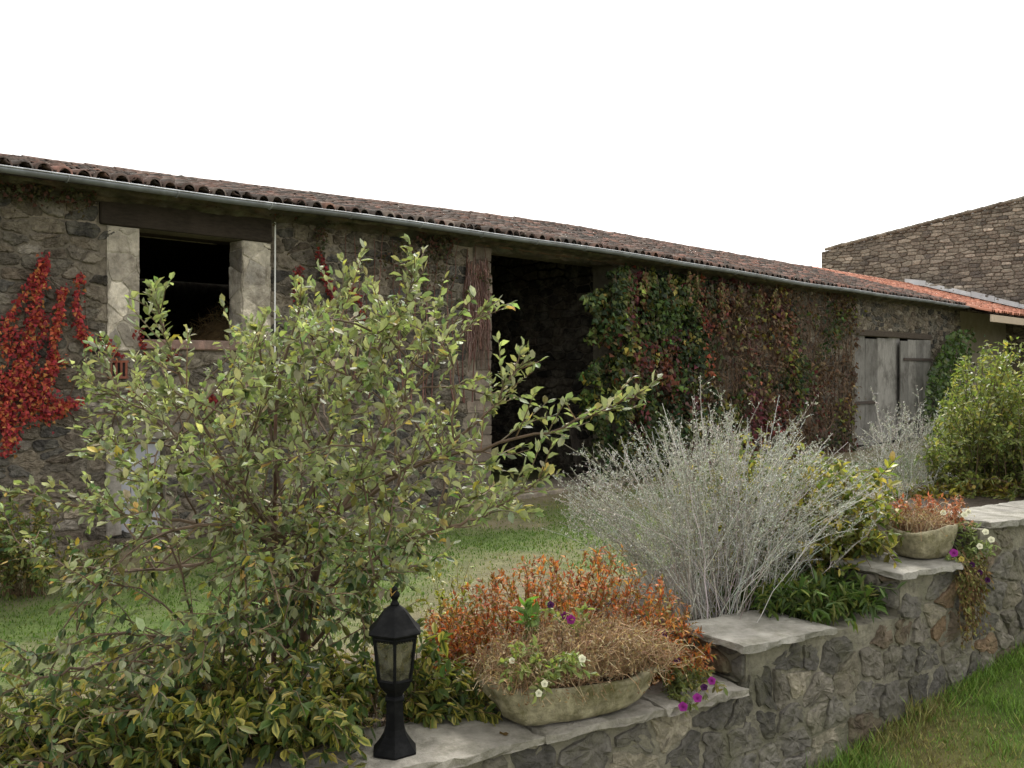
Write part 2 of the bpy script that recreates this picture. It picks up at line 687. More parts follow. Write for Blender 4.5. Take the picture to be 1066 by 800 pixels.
veil.inputs[7].default_value = (8.4, 8.2, 7.8, 1)
nt.links.new(veil.outputs[2], bg.inputs['Color'])
nt.links.new(bg.outputs[0], ow.inputs[0])
sl = bpy.data.lights.new('sun', 'SUN')
sl.energy = 1.7
sl.angle = R(12)
sl.color = (1, .95, .87)
so = bpy.data.objects.new('sun', sl)
COL.objects.link(so)
so.location = (6, 30, 40)
so.rotation_euler = (R(90 - SUN_EL), 0, R(180 - SUN_AZ))
SC.view_settings.view_transform = 'Standard'
SC.view_settings.look = 'None'
SC.view_settings.gamma = 1
SC.view_settings.exposure = 0.95
SC.view_settings.use_curve_mapping = False
SC.cycles.max_bounces = 8
SC.cycles.transparent_max_bounces = 12
SC.cycles.use_denoising = True

# ------------------------------------------------------------------ ground
def sheet(name, T, Q, zf, cf, mat):
    tt, qq = np.meshgrid(T, Q, indexing='ij')
    P = A0 + tt[..., None] * GU + qq[..., None] * GN
    P[..., 2] = zf(P[..., 0], P[..., 1], tt, qq)
    a, b = tt.shape
    i = np.arange(a * b).reshape(a, b)
    f = np.stack([i[:-1, :-1], i[1:, :-1], i[1:, 1:], i[:-1, 1:]], -1).reshape(-1, 4)
    c = cf(P[..., 0], P[..., 1], tt, qq).reshape(-1, 3)
    mb = MB()
    mb.add(P.reshape(-1, 3), f, c)
    o = mb.build(name, mat, smooth=True)
    o['kind'] = 'structure'
    return o


GREEN, DIRT, STRAW, SOIL = np.array([.085, .125, .03]), np.array([.175, .145, .095]), np.array([.145, .135, .065]), np.array([.055, .042, .03])


def yard_mix(x, y):
    """share of green in the yard turf: a green verge along the barn, a worn track in the middle"""
    sx = (np.asarray(x) - P0[0]) * BN[0] + (np.asarray(y) - P0[1]) * BN[1]   # w, negative in front
    n = fbm(x, y, 1.1)
    verge = np.exp(-((sx + 2.0) / 1.0) ** 2)
    track = np.exp(-((sx + 3.9) / .6) ** 2) + np.exp(-((sx + .35) / .45) ** 2)
    g = np.clip(.36 + (n - .5) * 2.8 + .7 * verge - .5 * track, 0, 1)
    return g


def yard_col(x, y, t, q):
    g = yard_mix(x, y)[..., None]
    n = fbm(x + 31, y + 5, .7)[..., None]
    base = DIRT * n + STRAW * (1 - n)
    c = base * (1 - g) + GREEN * g
    bed = (1 - sstep(1.3, 2.4, q))[..., None]
    return c * (1 - bed) + SOIL * bed


Tg = np.unique(np.concatenate([np.linspace(-90, -10, 20), np.linspace(-10, 28, 230), np.linspace(28, 90, 20)]))
Qg = np.unique(np.concatenate([np.linspace(.15, 16, 160), np.linspace(16, 150, 30)]))
sheet('yard', Tg, Qg, lambda x, y, t, q: yard_z(x, y), yard_col, M['ground'])
Tl = np.unique(np.concatenate([np.linspace(-90, -8, 15), np.linspace(-8, 12, 120), np.linspace(12, 90, 15)]))
Ql = np.unique(np.concatenate([np.linspace(-60, -6, 12), np.linspace(-6, .15, 60)]))


def lawn_zz(x, y, t, q):
    return lawn_z(t, q) + (fbm(x, y, .5) - .5) * .03


def lawn_mix(x, y):
    return np.clip(.62 + (fbm(x + 3, y + 8, .45) - .5) * 2.4, 0, 1)


def lawn_col(x, y, t, q):
    g = lawn_mix(x, y)[..., None]
    return np.array([.17, .15, .06]) * (1 - g) + np.array([.09, .14, .03]) * g


sheet('lawn', Tl, Ql, lawn_zz, lawn_col, M['lawn'])

# turf blades of the yard
def grass(name, P, h, wdt, col, lean=.5):
    n = len(P)
    D = rdir(n) * lean
    D[:, 2] = 1
    U = rdir(n)
    mb = MB()
    leaves(mb, P, D, U, h, wdt, col, BLADE)
    o = mb.build(name, M['grass'])
    o['kind'] = 'stuff'
    return o


n = 260000
X = rng.uniform(-7, 9, n)
Y = 3.6 + rng.random(n) ** 1.2 * 13
w_ = (X - P0[0]) * BN[0] + (Y - P0[1]) * BN[1]
rq = (X - A0[0]) * GN[0] + (Y - A0[1]) * GN[1]
g = yard_mix(X, Y)
k = (w_ < -.25) & (rq > 1.6) & (rng.random(n) < .18 + .8 * g) & (np.abs(X) < .62 * Y + .5)
X, Y, g = X[k], Y[k], g[k]
n = len(X)
c = np.where((rng.random(n) < g * 1.1 + .1)[:, None], pick([[.09, .16, .03], [.13, .18, .04], [.07, .12, .025]], n), pick([[.23, .21, .09], [.19, .18, .07]], n))
grass('yard_grass', np.stack([X, Y, yard_z(X, Y) - .004], 1), rng.uniform(.010, .032, n), rng.uniform(.003, .007, n) + .0006 * Y, c)['label'] = 'short patchy green and straw coloured grass of the farmyard'

n = 150000
T = rng.uniform(.6, 6.5, n)
Q = -rng.random(n) ** 1.3 * 3.2 - .01
P = A0 + T[:, None] * GU + Q[:, None] * GN
k = (P[:, 0] > .27 * P[:, 1]) & (P[:, 0] < .62 * P[:, 1]) & (P[:, 1] > 2.2)
P, T, Q = P[k], T[k], Q[k]
n = len(P)
P[:, 2] = lawn_zz(P[:, 0], P[:, 1], T, Q) - .004
g = lawn_mix(P[:, 0], P[:, 1])
c = np.where((rng.random(n) < g)[:, None], pick([[.16, .26, .055], [.22, .32, .08], [.12, .20, .04]], n), pick([[.33, .30, .13], [.25, .27, .09], [.19, .16, .07]], n))
h = rng.uniform(.012, .034, n) * (1 + np.where(Q > -.10, rng.uniform(.2, 2.2, n), 0) + 1.2 * (fbm(P[:, 0] + 9, P[:, 1], .16) > .66))
grass('lawn_grass', P, h, rng.uniform(.0025, .005, n), c, .7)['label'] = 'short green lawn grass running up to the foot of the garden wall'

# ------------------------------------------------------------------ barn
S0, S1 = -6.0, 21.0      # front wall
DEP = 7.4                # depth
RW = 3.5                 # ridge
EAVE_W, EAVE_Z = -.36, 3.15


def eave_z(s):
    return EAVE_Z - .06 * sstep(7, 13, s) - .06 * (1 - sstep(-3, 5, s))


def ridge_z(s):
    return np.interp(s, [-6, -1, 3, 10, 20, 28], [3.82, 3.90, 4.03, 4.25, 4.23, 4.23])


def roof_z(s, w):
    e, r = eave_z(s), ridge_z(s)
    f = (np.asarray(w) - EAVE_W) / (RW - EAVE_W)
    return e + (r - e) * np.where(f < 1, f, 2 - f)


def wall_top(s):
    return roof_z(s, 0) - .12


barn = thing('barn', 'long low stone barn with a moss dark clay tile roof and a tall open doorway', 'barn', B(7.5, 0, 0))
loft = (bs(143), bs(253), bsz(190, 355)[1], bsz(143, 238)[1])
port = (bs(510), bs(646), 0.0, bsz(540, 262)[1])
door = (bs(889), bs(965), 0.03, bsz(889, 349)[1])
hatch = (bs(126), bs(172), .12, .95)
vent = (bs(112), bs(122), bsz(117, 392)[1], bsz(117, 381)[1])
HOLES = [loft, port, door, hatch]
print('holes', [[round(float(q), 2) for q in h_] for h_ in HOLES])

STONE = [[.115, .10, .08], [.165, .138, .105], [.075, .07, .063], [.19, .16, .12], [.13, .105, .08], [.23, .205, .17]]
SW = [4, 3, 3, 1.6, 2, .8]


RHOLES = [loft, port, door, hatch,
          (bs(103), bs(281), loft[3] - .05, loft[3] + .26), (bs(112), loft[0] + .1, loft[2] - .1, loft[3]), (loft[1] - .1, bs(280), loft[2] - .1, loft[3]),
          (loft[0], loft[1], loft[2] - .085, loft[2] + .02), (bs(466), bs(668), port[3] - .05, port[3] + .28), (bs(487), port[0] + .1, -.3, port[3]),
          (door[0] - .25, door[1] + .25, door[3] - .05, door[3] + .125), (door[0] - .14, door[0] + .1, 0, door[3])]


def wall_adjust(p):
    c = p.mean(0)
    s_, z_ = c[0] + S0, c[1] - .2
    for h in RHOLES:
        if h[0] < s_ < h[1] and h[2] < z_ < h[3]:
            return None
    if z_ > wall_top(s_):
        return None
    p = p.copy()
    for v in p:
        s, z = v[0] + S0, v[1] - .2
        for h in RHOLES:
            if h[0] < s < h[1] and h[2] < z < h[3]:
                dd = [s - h[0], h[1] - s, z - h[2], h[3] - z]
                k = int(np.argmin(dd))
                if k == 0: s = h[0]
                elif k == 1: s = h[1]
                elif k == 2: z = h[2]
                else: z = h[3]
        z = min(z, float(wall_top(s)))
        v[0], v[1] = s - S0, z + .2
    return p


# mortar body: front and back sheets with openings, and the reveals
mbw = MB()
TH = .5
sb = sorted(set([S0, S1] + [h[0] for h in HOLES] + [h[1] for h in HOLES] + [loft[1] + .6] + list(np.arange(S0, S1, 1.5))))
zb = sorted(set([-.3] + [h[2] for h in HOLES] + [h[3] for h in HOLES]))
for i in range(len(sb) - 1):
    sm = (sb[i] + sb[i + 1]) / 2
    for j in range(len(zb)):
        z0 = zb[j]
        if j + 1 < len(zb):
            z1a = z1b = zb[j + 1]
        else:
            z1a, z1b = float(wall_top(sb[i])), float(wall_top(sb[i + 1]))
        zm = (z0 + min(z1a, z1b)) / 2
        if any(h[0] < sm < h[1] and h[2] - .001 < zm < h[3] for h in HOLES):
            continue
        mc = np.array([.255, .22, .17]) * rng.uniform(.8, 1.15)
        for w in (0, TH):
            if w and loft[1] < sm < loft[1] + .6 and loft[2] - .3 < zm < loft[3] + .2:
                continue
            q = [B(sb[i], w, z0), B(sb[i + 1], w, z0), B(sb[i + 1], w, z1b), B(sb[i], w, z1a)]
            mbw.add(q, np.array([[0, 1, 2, 3] if w == 0 else [3, 2, 1, 0]]), mc)
for h in HOLES:
    TH_ = .22 if h is loft else TH
    for (a, b) in (((h[0], h[2]), (h[0], h[3])), ((h[1], h[2]), (h[1], h[3])), ((h[0], h[2]), (h[1], h[2])), ((h[0], h[3]), (h[1], h[3]))):
        mbw.add([B(a[0], 0, a[1]), B(b[0], 0, b[1]), B(b[0], TH_, b[1]), B(a[0], TH_, a[1])], np.array([[0, 1, 2, 3]]), (.2, .18, .14))
# the other walls of the shell
q0, q1 = -.3, 3.05
for s in (S0, S1):
    top = [float(roof_z(s, w)) - .12 for w in (0, RW, DEP)]
    mbw.add([B(s, 0, q0), B(s, RW, q0), B(s, DEP, q0), B(s, DEP, top[2]), B(s, RW, top[1]), B(s, 0, top[0])], np.array([[0, 1, 2, 3, 4, 5]]), (.16, .14, .11))
for s in (-1.6, 12.6):
    top = [float(roof_z(s, w)) - .15 for w in (TH, RW, DEP)]
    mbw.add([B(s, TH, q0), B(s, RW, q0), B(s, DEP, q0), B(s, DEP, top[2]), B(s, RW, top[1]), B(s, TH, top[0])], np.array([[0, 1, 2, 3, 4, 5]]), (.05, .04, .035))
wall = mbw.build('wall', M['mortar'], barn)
mb = MB()
rubble(mb, B(S0, 0, -.2), BU, UP, -BN, S1 - S0, 3.6, .185, .10, STONE, SW, .022, .009, .14, wall_adjust, 5, .42, .10, (.05, .18), .014)
mb.build('rubble_facing', M['stone'], wall)

# interior partition seen through the tall doorway
mb = MB()
SI = bs(646) + .35
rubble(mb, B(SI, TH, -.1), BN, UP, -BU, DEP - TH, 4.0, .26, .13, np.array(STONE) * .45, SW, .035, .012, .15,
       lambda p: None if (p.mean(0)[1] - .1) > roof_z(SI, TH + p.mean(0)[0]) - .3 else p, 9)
box(mb, B(SI + .012, TH, -.1), BU * .4, BN * (DEP - TH), UP * 3.1, (.14, .12, .1))
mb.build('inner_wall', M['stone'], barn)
mb = MB()   # plank screen at the back of the threshing bay
x = 0.
while x < 3.4:
    wd_ = random.uniform(.14, .24)
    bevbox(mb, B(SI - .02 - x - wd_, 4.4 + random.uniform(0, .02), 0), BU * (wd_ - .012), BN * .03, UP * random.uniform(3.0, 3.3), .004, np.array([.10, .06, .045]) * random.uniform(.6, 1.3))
    x += wd_
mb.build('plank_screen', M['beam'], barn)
mb = MB()   # back wall and floors
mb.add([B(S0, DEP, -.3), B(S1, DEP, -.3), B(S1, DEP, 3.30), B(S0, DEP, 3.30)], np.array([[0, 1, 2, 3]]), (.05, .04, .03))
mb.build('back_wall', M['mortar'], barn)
mb = MB()
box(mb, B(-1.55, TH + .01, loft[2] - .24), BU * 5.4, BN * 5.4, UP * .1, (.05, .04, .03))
mb.build('loft_floor', M['beam'], barn)
# threshold
mb = MB()
bevbox(mb, B(port[0] + .01, -.25, -.05), BU * (port[1] - port[0] - .02), BN * .9, UP * .10, .015, (.27, .23, .18))
mb.build('threshold', M['slab'], barn)

# lintels
mb = MB()
l0, l1 = bs(103), bs(281)
bevbox(mb, B(l0, -.045, loft[3] + .003), BU * (l1 - l0), BN * .5, UP * .25, .012, (.035, .027, .02), .004)
mb.build('lintel', M['beam'], barn)
mb = MB()
l0, l1 = bs(466), bs(668)
bevbox(mb, B(l0, -.05, port[3] + .003), BU * (l1 - l0), BN * .5, UP * .27, .015, (.135, .085, .055), .004)
mb.build('lintel', M['beam'], barn)
mb = MB()
bevbox(mb, B(door[0] - .25, -.03, door[3] + .003), BU * (door[1] - door[0] + .5), BN * .4, UP * .12, .012, (.07, .055, .042), .004)
mb.build('lintel', M['beam'], barn)

# pale dressed jambs of the loft opening
def jamb(s_out, s_in, z0, z1, col, jd=.34):
    mb = MB()
    z = z0
    left = s_out < s_in
    k = 0
    while z < z1 - .05:
        h = min(random.uniform(.09, .22), z1 - z)
        if z1 - z - h < .1:
            h = z1 - z
        wdt = abs(s_in - s_out) * (random.uniform(.45, .8) if k % 2 else random.uniform(.8, 1.05))
        c = np.array(col) * random.uniform(.65, 1.2)
        s0 = s_in - wdt if left else s_in
        bevbox(mb, B(s0, -.022 + random.uniform(-.006, .006), z + .004), BU * wdt, BN * jd, UP * (h - .008), .012, c, .005)
        z += h
        k += 1
    return mb


PALE = [[.44, .395, .325], [.40, .36, .295], [.48, .435, .36], [.33, .295, .245], [.37, .34, .295]]
for (a_, b_, side, sd) in ((bs(111), loft[0] + .012, -1, 31), (loft[1] - .012, bs(281), 1, 32)):
    mb = MB()
    H_ = loft[3] - loft[2] + .1
    box(mb, B(a_, -.012, loft[2] - .1), BU * (b_ - a_), BN * (.34 if side < 0 else .235), UP * (H_ - .004), (.46, .42, .345))
    rubble(mb, B(a_, -.012, loft[2] - .1), BU, UP, -BN, b_ - a_, H_ - .01, .24, .17, PALE, [4, 3, 3, 1, 1.5], .008, .005, .1, None, sd, .3, .05, (.02, .08), .007)
    if side > 0:
        rubble(mb, B(a_, .23, loft[2] - .1), -BN, UP, -BU, .24, H_ - .01, .24, .2, np.array(PALE) * .9, [2, 3, 2, 1, 3], .008, .005, .1, None, 33, .3, .05, (.02, .08), .006)
    mb.build('jamb', M['dressed'], barn)
mb = MB()
bevbox(mb, B(loft[0] + .03, -.05, loft[2] - .08), BU * (loft[1] - loft[0] - .06), BN * .5, UP * .085, .012, (.26, .17, .14), .003)
mb.build('sill', M['dressed'], barn)
jamb(bs(484), port[0] + .015, 0, port[3], (.19, .155, .125)).build('jamb', M['dressed'], barn)
# terracotta vent block
mb = MB()
for k in range(4):
    box(mb, B(vent[0] + .0 + k * .045, -.05, vent[2]), BU * .02, BN * .05, UP * .12, (.20, .07, .045))
box(mb, B(vent[0] - .01, -.051, vent[2] + .12), BU * .175, BN * .052, UP * .02, (.22, .08, .05))
box(mb, B(vent[0] - .01, -.051, vent[2] - .02), BU * .175, BN * .052, UP * .02, (.22, .08, .05))
box(mb, B(vent[0] - .005, -.04, vent[2]), BU * .165, BN * .02, UP * .12, (.015, .012, .01))
mb.build('vent_block', M['tile'], barn)
# pale hatch low in the wall
hp = thing('x', '', '') if False else None
mb = MB()
x = hatch[0] + .005
while x < hatch[1] - .03:
    wd_ = min(random.uniform(.10, .15), hatch[1] - x - .005)
    bevbox(mb, B(x, .05 + random.uniform(0, .006), hatch[2]), BU * (wd_ - .004), BN * .03, UP * (hatch[3] - hatch[2] - .01), .004, np.array([.40, .41, .45]) * random.uniform(.85, 1.1))
    x += wd_
ho = mb.build('hatch', M['plaster'], barn)
mb = MB()
bevbox(mb, B(hatch[0] - .08, -.045, hatch[3]), BU * (hatch[1] - hatch[0] + .2), BN * .3, UP * .13, .01, (.20, .18, .145), .003)
bevbox(mb, B(hatch[0] - .14, -.04, hatch[2]), BU * .135, BN * .3, UP * (hatch[3] - hatch[2] - .004), .01, (.27, .25, .22), .003)
mb.build('hatch_frame', M['dressed'], ho)

# grey plank door leaves
mid = bs(934)


def leaf_door(s0, s1, w, z0, z1, notch, strap_z, sl_):
    mb = MB()
    x = s0
    n_ = 4
    for k in range(n_):
        wd_ = (s1 - s0) / n_
        t = z1 + random.uniform(-.03, .02) - (notch if k in (1, 2) else 0)
        bevbox(mb, B(x + .004, w + random.uniform(0, .01), z0 + random.uniform(0, .06)), BU * (wd_ - .01), BN * .03, UP * (t - z0), .004,
               np.array([.27, .26, .24]) * random.uniform(.7, 1.15))
        x += wd_
    o = mb.build('door', M['greywood'], barn)
    for z, a, b in strap_z:
        m2 = MB()
        bevbox(m2, B(a, w - .024, z), BU * (b - a), BN * .022, UP * .06, .003, (.06, .05, .045))
        m2.build('strap_hinge', M['rust'], o)
    return o


leaf_door(door[0] + .01, mid + .24, .03, door[2], door[3] - .05, .0, [(bsz(900, 421)[1], door[0] + .03, bs(913))], 0)
leaf_door(mid + .02, door[1] + .06, -.07, door[2] + .02, bsz(950, 356)[1], 0, [(bsz(950, 376)[1], bs(937), door[1] + .1), (bsz(950, 440)[1], bs(937), door[1] + .1)], 1)
mb = MB()
bevbox(mb, B(door[0] - .14, -.03, 0), BU * .13, BN * .3, UP * door[3], .01, (.16, .14, .11), .004)
mb.build('door_frame', M['beam'], barn)


# roof
def tile_tpl(seg=6):
    a = np.linspace(0, np.pi, seg + 1)
    ring = np.stack([np.cos(a), np.sin(a)], 1)
    return ring


RING = tile_tpl()


def tiles(mb, s0, s1, w0, w1, zf, pal, pw, step=.150, expo=.30, rad=.066, lift=.03, seed=1, colf=None):
    rg = np.random.default_rng(seed)
    rows = np.arange(s0, s1, step)
    cnt = int(abs(w1 - w0) / expo) + 1
    S, Wd = np.meshgrid(rows + step / 2, w0 + np.arange(cnt) * expo, indexing='ij')
    S, Wd = S.ravel(), Wd.ravel()
    Nn = len(S)
    for under in (0, 1):
        s = S + (step / 2 if under else 0) + rg.normal(0, .007, Nn)
        w = Wd + rg.normal(0, .016, Nn) + (.03 if under else 0) + rg.normal(0, .012, Nn) * (Wd < w0 + .1)
        L = expo * 1.22
        z0, z1 = zf(s, w), zf(s, w + L)
        sgn = -1 if under else 1
        ra, rb = rad * rg.uniform(.94, 1.06, Nn), rad * .82
        m = len(RING)
        yaw = rg.normal(0, .02, Nn)
        V = []
        for (ww, zz, rr, lf, ys) in ((w, z0, ra, lift + .02, -1), (w + L, z1, np.full(Nn, rb), lift + .0, 1), (w, z0, ra - .014, lift + .02, -1)):
            base = lf + rg.normal(0, .004, Nn) if not under else np.full(Nn, lf + .055)
            ss = s[:, None] + rr[:, None] * RING[None, :, 0] + (yaw * ys * .15)[:, None]
            z_ = zz[:, None] + base[:, None] + sgn * rr[:, None] * RING[None, :, 1] * (1.05 if not under else .6)
            V.append(Bv(ss, np.repeat(ww[:, None], m, 1), z_))
        V = np.concatenate(V, 1)
        q = []
        for k in range(m - 1):
            q.append([k, k + 1, m + k + 1, m + k])
            q.append([2 * m + k, 2 * m + k + 1, k + 1, k])
        f = (np.arange(Nn)[:, None, None] * 3 * m + np.array(q)[None]).reshape(-1, 4)
        i = rg.choice(len(pal), Nn, p=np.array(pw) / sum(pw))
        c = np.array(pal)[i] * np.exp(rg.normal(0, .22, (Nn, 1)))
        if colf is not None:
            c = colf(S, Wd, c, rg)
        if under:
            c = c * .9
        mb.add(V.reshape(-1, 3), f, np.repeat(c, 3 * m, 0))


OLD = [[.12, .085, .07], [.16, .10, .08], [.08, .066, .058], [.20, .115, .085], [.15, .12, .10]]


def oldcol(S, Wd, c, rg):
    # redder replacement tiles become frequent towards the far end
    p = np.clip((S - 6) / 70, 0, .18) + .015
    k = rg.random(len(S)) < p
    c = c.copy()
    c[k] = np.array([.25, .135, .105]) * np.exp(rg.normal(0, .2, (k.sum(), 1)))
    return c


SE = 20.25
mb = MB()
tiles(mb, S0 - .2, SE, EAVE_W - .06, RW - .05, roof_z, OLD, [4, 3, 3, 1.2, 2], colf=oldcol, seed=4)
tiles(mb, S0 - .2, SE, 2 * RW - EAVE_W, 2 * RW - EAVE_W, roof_z, OLD, [4, 3, 3, 1.2, 2], seed=5)
ss = np.arange(S0 - .2, SE, .36)
for s in ss:
    z = float(ridge_z(s)) + .05
    zz = float(ridge_z(s + .36)) + .05
    tube(mb, [B(s - .03, RW, z - .01 + random.uniform(-.01, .012)), B(s + .36, RW, zz - .005)], [.075, .07], 10, np.array([.13, .085, .068]) * random.uniform(.7, 1.4), False)
roof = mb.build('roof', M['tile'], barn, smooth=True)
mb = MB()   # boarding under the tiles, both slopes
sr = np.linspace(S0 - .2, SE + .05, 30)
for a, b in zip(sr[:-1], sr[1:]):
    for (wa, wb) in ((EAVE_W + .02, RW), (RW, 2 * RW - EAVE_W)):
        for dz in (.012, -.02):
            mb.add([B(a, wa, float(roof_z(a, wa)) + dz), B(b, wa, float(roof_z(b, wa)) + dz), B(b, wb, float(roof_z(b, wb)) + dz), B(a, wb, float(roof_z(a, wb)) + dz)], np.array([[0, 1, 2, 3]]), (.07, .055, .045))
mb.build('roof_boarding', M['beam'], barn)
mb = MB()   # sloping mortar cove added to fill the dark gap between wall top and gutter
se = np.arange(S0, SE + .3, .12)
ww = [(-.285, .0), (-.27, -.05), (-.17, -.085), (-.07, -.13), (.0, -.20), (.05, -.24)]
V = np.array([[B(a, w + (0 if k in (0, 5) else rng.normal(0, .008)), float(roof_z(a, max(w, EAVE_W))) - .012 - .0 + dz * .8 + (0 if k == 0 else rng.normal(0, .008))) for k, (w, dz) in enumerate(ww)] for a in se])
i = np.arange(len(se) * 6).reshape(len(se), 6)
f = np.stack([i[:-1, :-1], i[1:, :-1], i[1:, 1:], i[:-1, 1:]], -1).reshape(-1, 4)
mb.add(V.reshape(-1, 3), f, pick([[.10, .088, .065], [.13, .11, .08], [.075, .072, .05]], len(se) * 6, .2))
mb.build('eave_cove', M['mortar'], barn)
# gutter: half-round channel
mb = MB()
sg = np.linspace(S0 - .2, 20.55, 90)
a = np.linspace(np.pi, 2 * np.pi, 9)
rr = .042
prof = [(np.cos(q) * rr, np.sin(q) * rr) for q in a] + [(np.cos(q) * (rr - .004), np.sin(q) * (rr - .004)) for q in a[::-1]]
V = []
for s in sg:
    z = float(eave_z(s)) + .012 - .012 * math.sin(s * 1.7) * .5
    V.append([B(s, EAVE_W - .075 + p, z + q) for p, q in prof])
V = np.array(V)
kk = len(prof)
i = np.arange(len(sg) * kk).reshape(len(sg), kk)
f = np.stack([i[:-1], i[1:], np.roll(i, -1, 1)[1:], np.roll(i, -1, 1)[:-1]], -1).reshape(-1, 4)
mb.add(V.reshape(-1, 3), f, (.25, .27, .29))
tube(mb, [B(s, EAVE_W - .075 - rr, float(eave_z(s)) + .018 - .012 * math.sin(s * 1.7) * .5) for s in sg], .007, 6, (.50, .52, .54))
gut = mb.build('gutter', M['zinc'], barn, smooth=True)
for s in np.arange(S0, 20.4, .93):
    mb = MB()
    z = float(eave_z(s)) + .012 - .012 * math.sin(s * 1.7) * .5
    tube(mb, [B(s, EAVE_W - .075 + np.cos(q) * (rr + .004), z + np.sin(q) * (rr + .004)) for q in np.linspace(np.pi * .95, 2 * np.pi, 9)], .006, 5, (.34, .36, .37))
    mb.build('gutter_bracket', M['zinc'], gut)
# white cable down the wall
sc = bs(283)
mb = MB()
tube(mb, [B(sc, -.06, wall_top(sc) - .05), B(sc + .003, -.05, 2.2), B(sc, -.055, .4)], .0085, 6, (.72, .72, .72))
mb.build('cable', M['white_cable'], barn)

# hay in the loft
sh = bs(214, .8)
hay = thing('hay_heap', 'brown hay heaped against the side of the dark loft opening', 'hay', B(sh + .6, .9, loft[2] - .12))
mb = MB()
zf0 = loft[2] - .135
A, Bb = [], []
th = np.linspace(0, 2 * np.pi, 25)[:-1]
ringsv = []
for k, (rr_, zz) in enumerate([(.62, 0), (.56, .14), (.47, .27), (.34, .38), (.18, .45), (.03, .48)]):
    ringsv.append([B(sh + .62 + rr_ * math.cos(t) * (1 + .06 * math.sin(5 * t + k)), 1.25 + rr_ * .8 * math.sin(t), zf0 + zz) for t in th])
V = np.array(ringsv)
i = np.arange(6 * 24).reshape(6, 24)
f = np.stack([i[:-1], np.roll(i, -1, 1)[:-1], np.roll(i, -1, 1)[1:], i[1:]], -1).reshape(-1, 4)
mb.add(V.reshape(-1, 3), f, (.17, .115, .055))
ctr = V.reshape(-1, 3)
n = 1500
p = ctr[rng.integers(0, len(ctr), n)] + rng.normal(0, .05, (n, 3))
d = rdir(n) * rng.uniform(.06, .16, (n, 1))
prisms(mb, p, p + d, .003, .002, pick([[.24, .165, .075], [.17, .11, .05], [.30, .22, .11]], n))
mb.build('straw', M['hay'], hay)

# grey planks leaning inside the tall doorway
for k, (pa, pb, y0, lab) in enumerate([(594, 616, 470, 'short grey plank leaning inside the barn doorway nearer the dark plank screen'), (617, 640, 462, 'wider grey plank leaning inside the barn doorway beside the ivy')]):
    t = thing('leaning_plank', lab, 'plank', B(bs(pa, 1.1), 1.1, 0.05), 'planks leaning inside the doorway')
    mb = MB()
    s0, s1 = bs(pa, 1.1), bs(pb, 1.1)
    bevbox(mb, B(s0, .95, .045), BU * (s1 - s0), BN * .035, UP * (.85 + .12 * k) + BN * .2, .004, (.19, .165, .14), .003)
    mb.build('board', M['greywood'], t)
    for z in (.2, .62):
        mb = MB()
        bevbox(mb, B(s0 + .03, .93 + z * .2, z), BU * (s1 - s0 - .06), BN * .02, UP * .06, .003, (.15, .13, .11))
        mb.build('batten', M['greywood'], t)

# ------------------------------------------------------------------ outbuilding with the new orange tiles
outb = thing('outbuilding', 'low outbuilding with bright orange tiles between barn and tall gable', 'outbuilding', B(24, 0, 0))
SG = 27.3
mb = MB()


def roof2(s, w):
    return roof_z(20.2, w) - .0


tiles(mb, SE + .02, SG - .02, -.95, RW - .05, lambda s, w: roof_z(np.full(np.shape(s), 20.2), w), [[.44, .19, .125], [.38, .155, .10], [.48, .24, .17]], [3, 2, 1.5], rad=.066, seed=8)
for s in np.arange(SE, SG - .3, .36):
    tube(mb, [B(s - .03, RW, 4.29), B(s + .36, RW, 4.28)], [.075, .07], 10, np.array([.46, .2, .13]) * random.uniform(.8, 1.2), False)
mb.build('roof', M['newtile'], outb, smooth=True)
mb = MB()
for dz in (.01, -.03):
    mb.add([B(SE + .06, -.9, float(roof_z(20.2, -.9)) + dz), B(SG - .02, -.9, float(roof_z(20.2, -.9)) + dz), B(SG - .02, RW, float(roof_z(20.2, RW)) + dz), B(SE + .06, RW, float(roof_z(20.2, RW)) + dz)], np.array([[0, 1, 2, 3]]), (.3, .24, .18))
    mb.add([B(SE + .06, RW, float(roof_z(20.2, RW)) + dz), B(SG - .02, RW, float(roof_z(20.2, RW)) + dz), B(SG - .02, 7.3, 3.2 + dz), B(SE + .06, 7.3, 3.2 + dz)], np.array([[0, 1, 2, 3]]), (.3, .16, .1))
mb.build('roof_boarding', M['beam'], outb)
mb = MB()
zc = float(roof_z(20.2, -.93))
bevbox(mb, B(SE + .08, -.95, zc - .19), BU * (SG - SE - .1), BN * .04, UP * .17, .005, (.52, .43, .33))
mb.build('fascia', M['plaster'], outb)
mb = MB()
box(mb, B(S1 + .03, .8, -.3), BU * (SG - S1 - .06), BN * .3, UP * 3.5, (.30, .27, .21))
mb.build('wall', M['plaster'], outb)
mb = MB()
f0 = np.linspace(-.9, RW + .3, 8)
for a_, b_ in zip(f0[:-1], f0[1:]):
    za, zb_ = float(roof_z(20.2, min(a_, RW))), float(roof_z(20.2, min(b_, RW)))
    bevbox(mb, B(SG - .28, a_ + .004, za + .13), BU * .25, BN * (b_ - a_ - .01) + UP * (zb_ - za), UP * .03, .004, np.array([.55, .55, .56]) * random.uniform(.85, 1.1))
    bevbox(mb, B(SG - .05, a_ + .004, za + .16), BU * .02, BN * (b_ - a_ - .01) + UP * (zb_ - za), UP * (.10 + random.uniform(-.03, .05)), .004, np.array([.55, .55, .56]) * random.uniform(.85, 1.1))
mb.build('flashing', M['plaster'], outb)

# ------------------------------------------------------------------ tall stone house behind
house = thing('stone_house', 'tall stone gable wall rising behind the barn roof', 'house', B(SG, 0, 0))
W0, W1, WA = 6.62, -8.0, -2.2


def gz(w):
    w = np.asarray(w, float)
    return np.where(w > WA, 6.67 - .157 * w, 6.67 - .157 * WA + .157 * (w - WA))


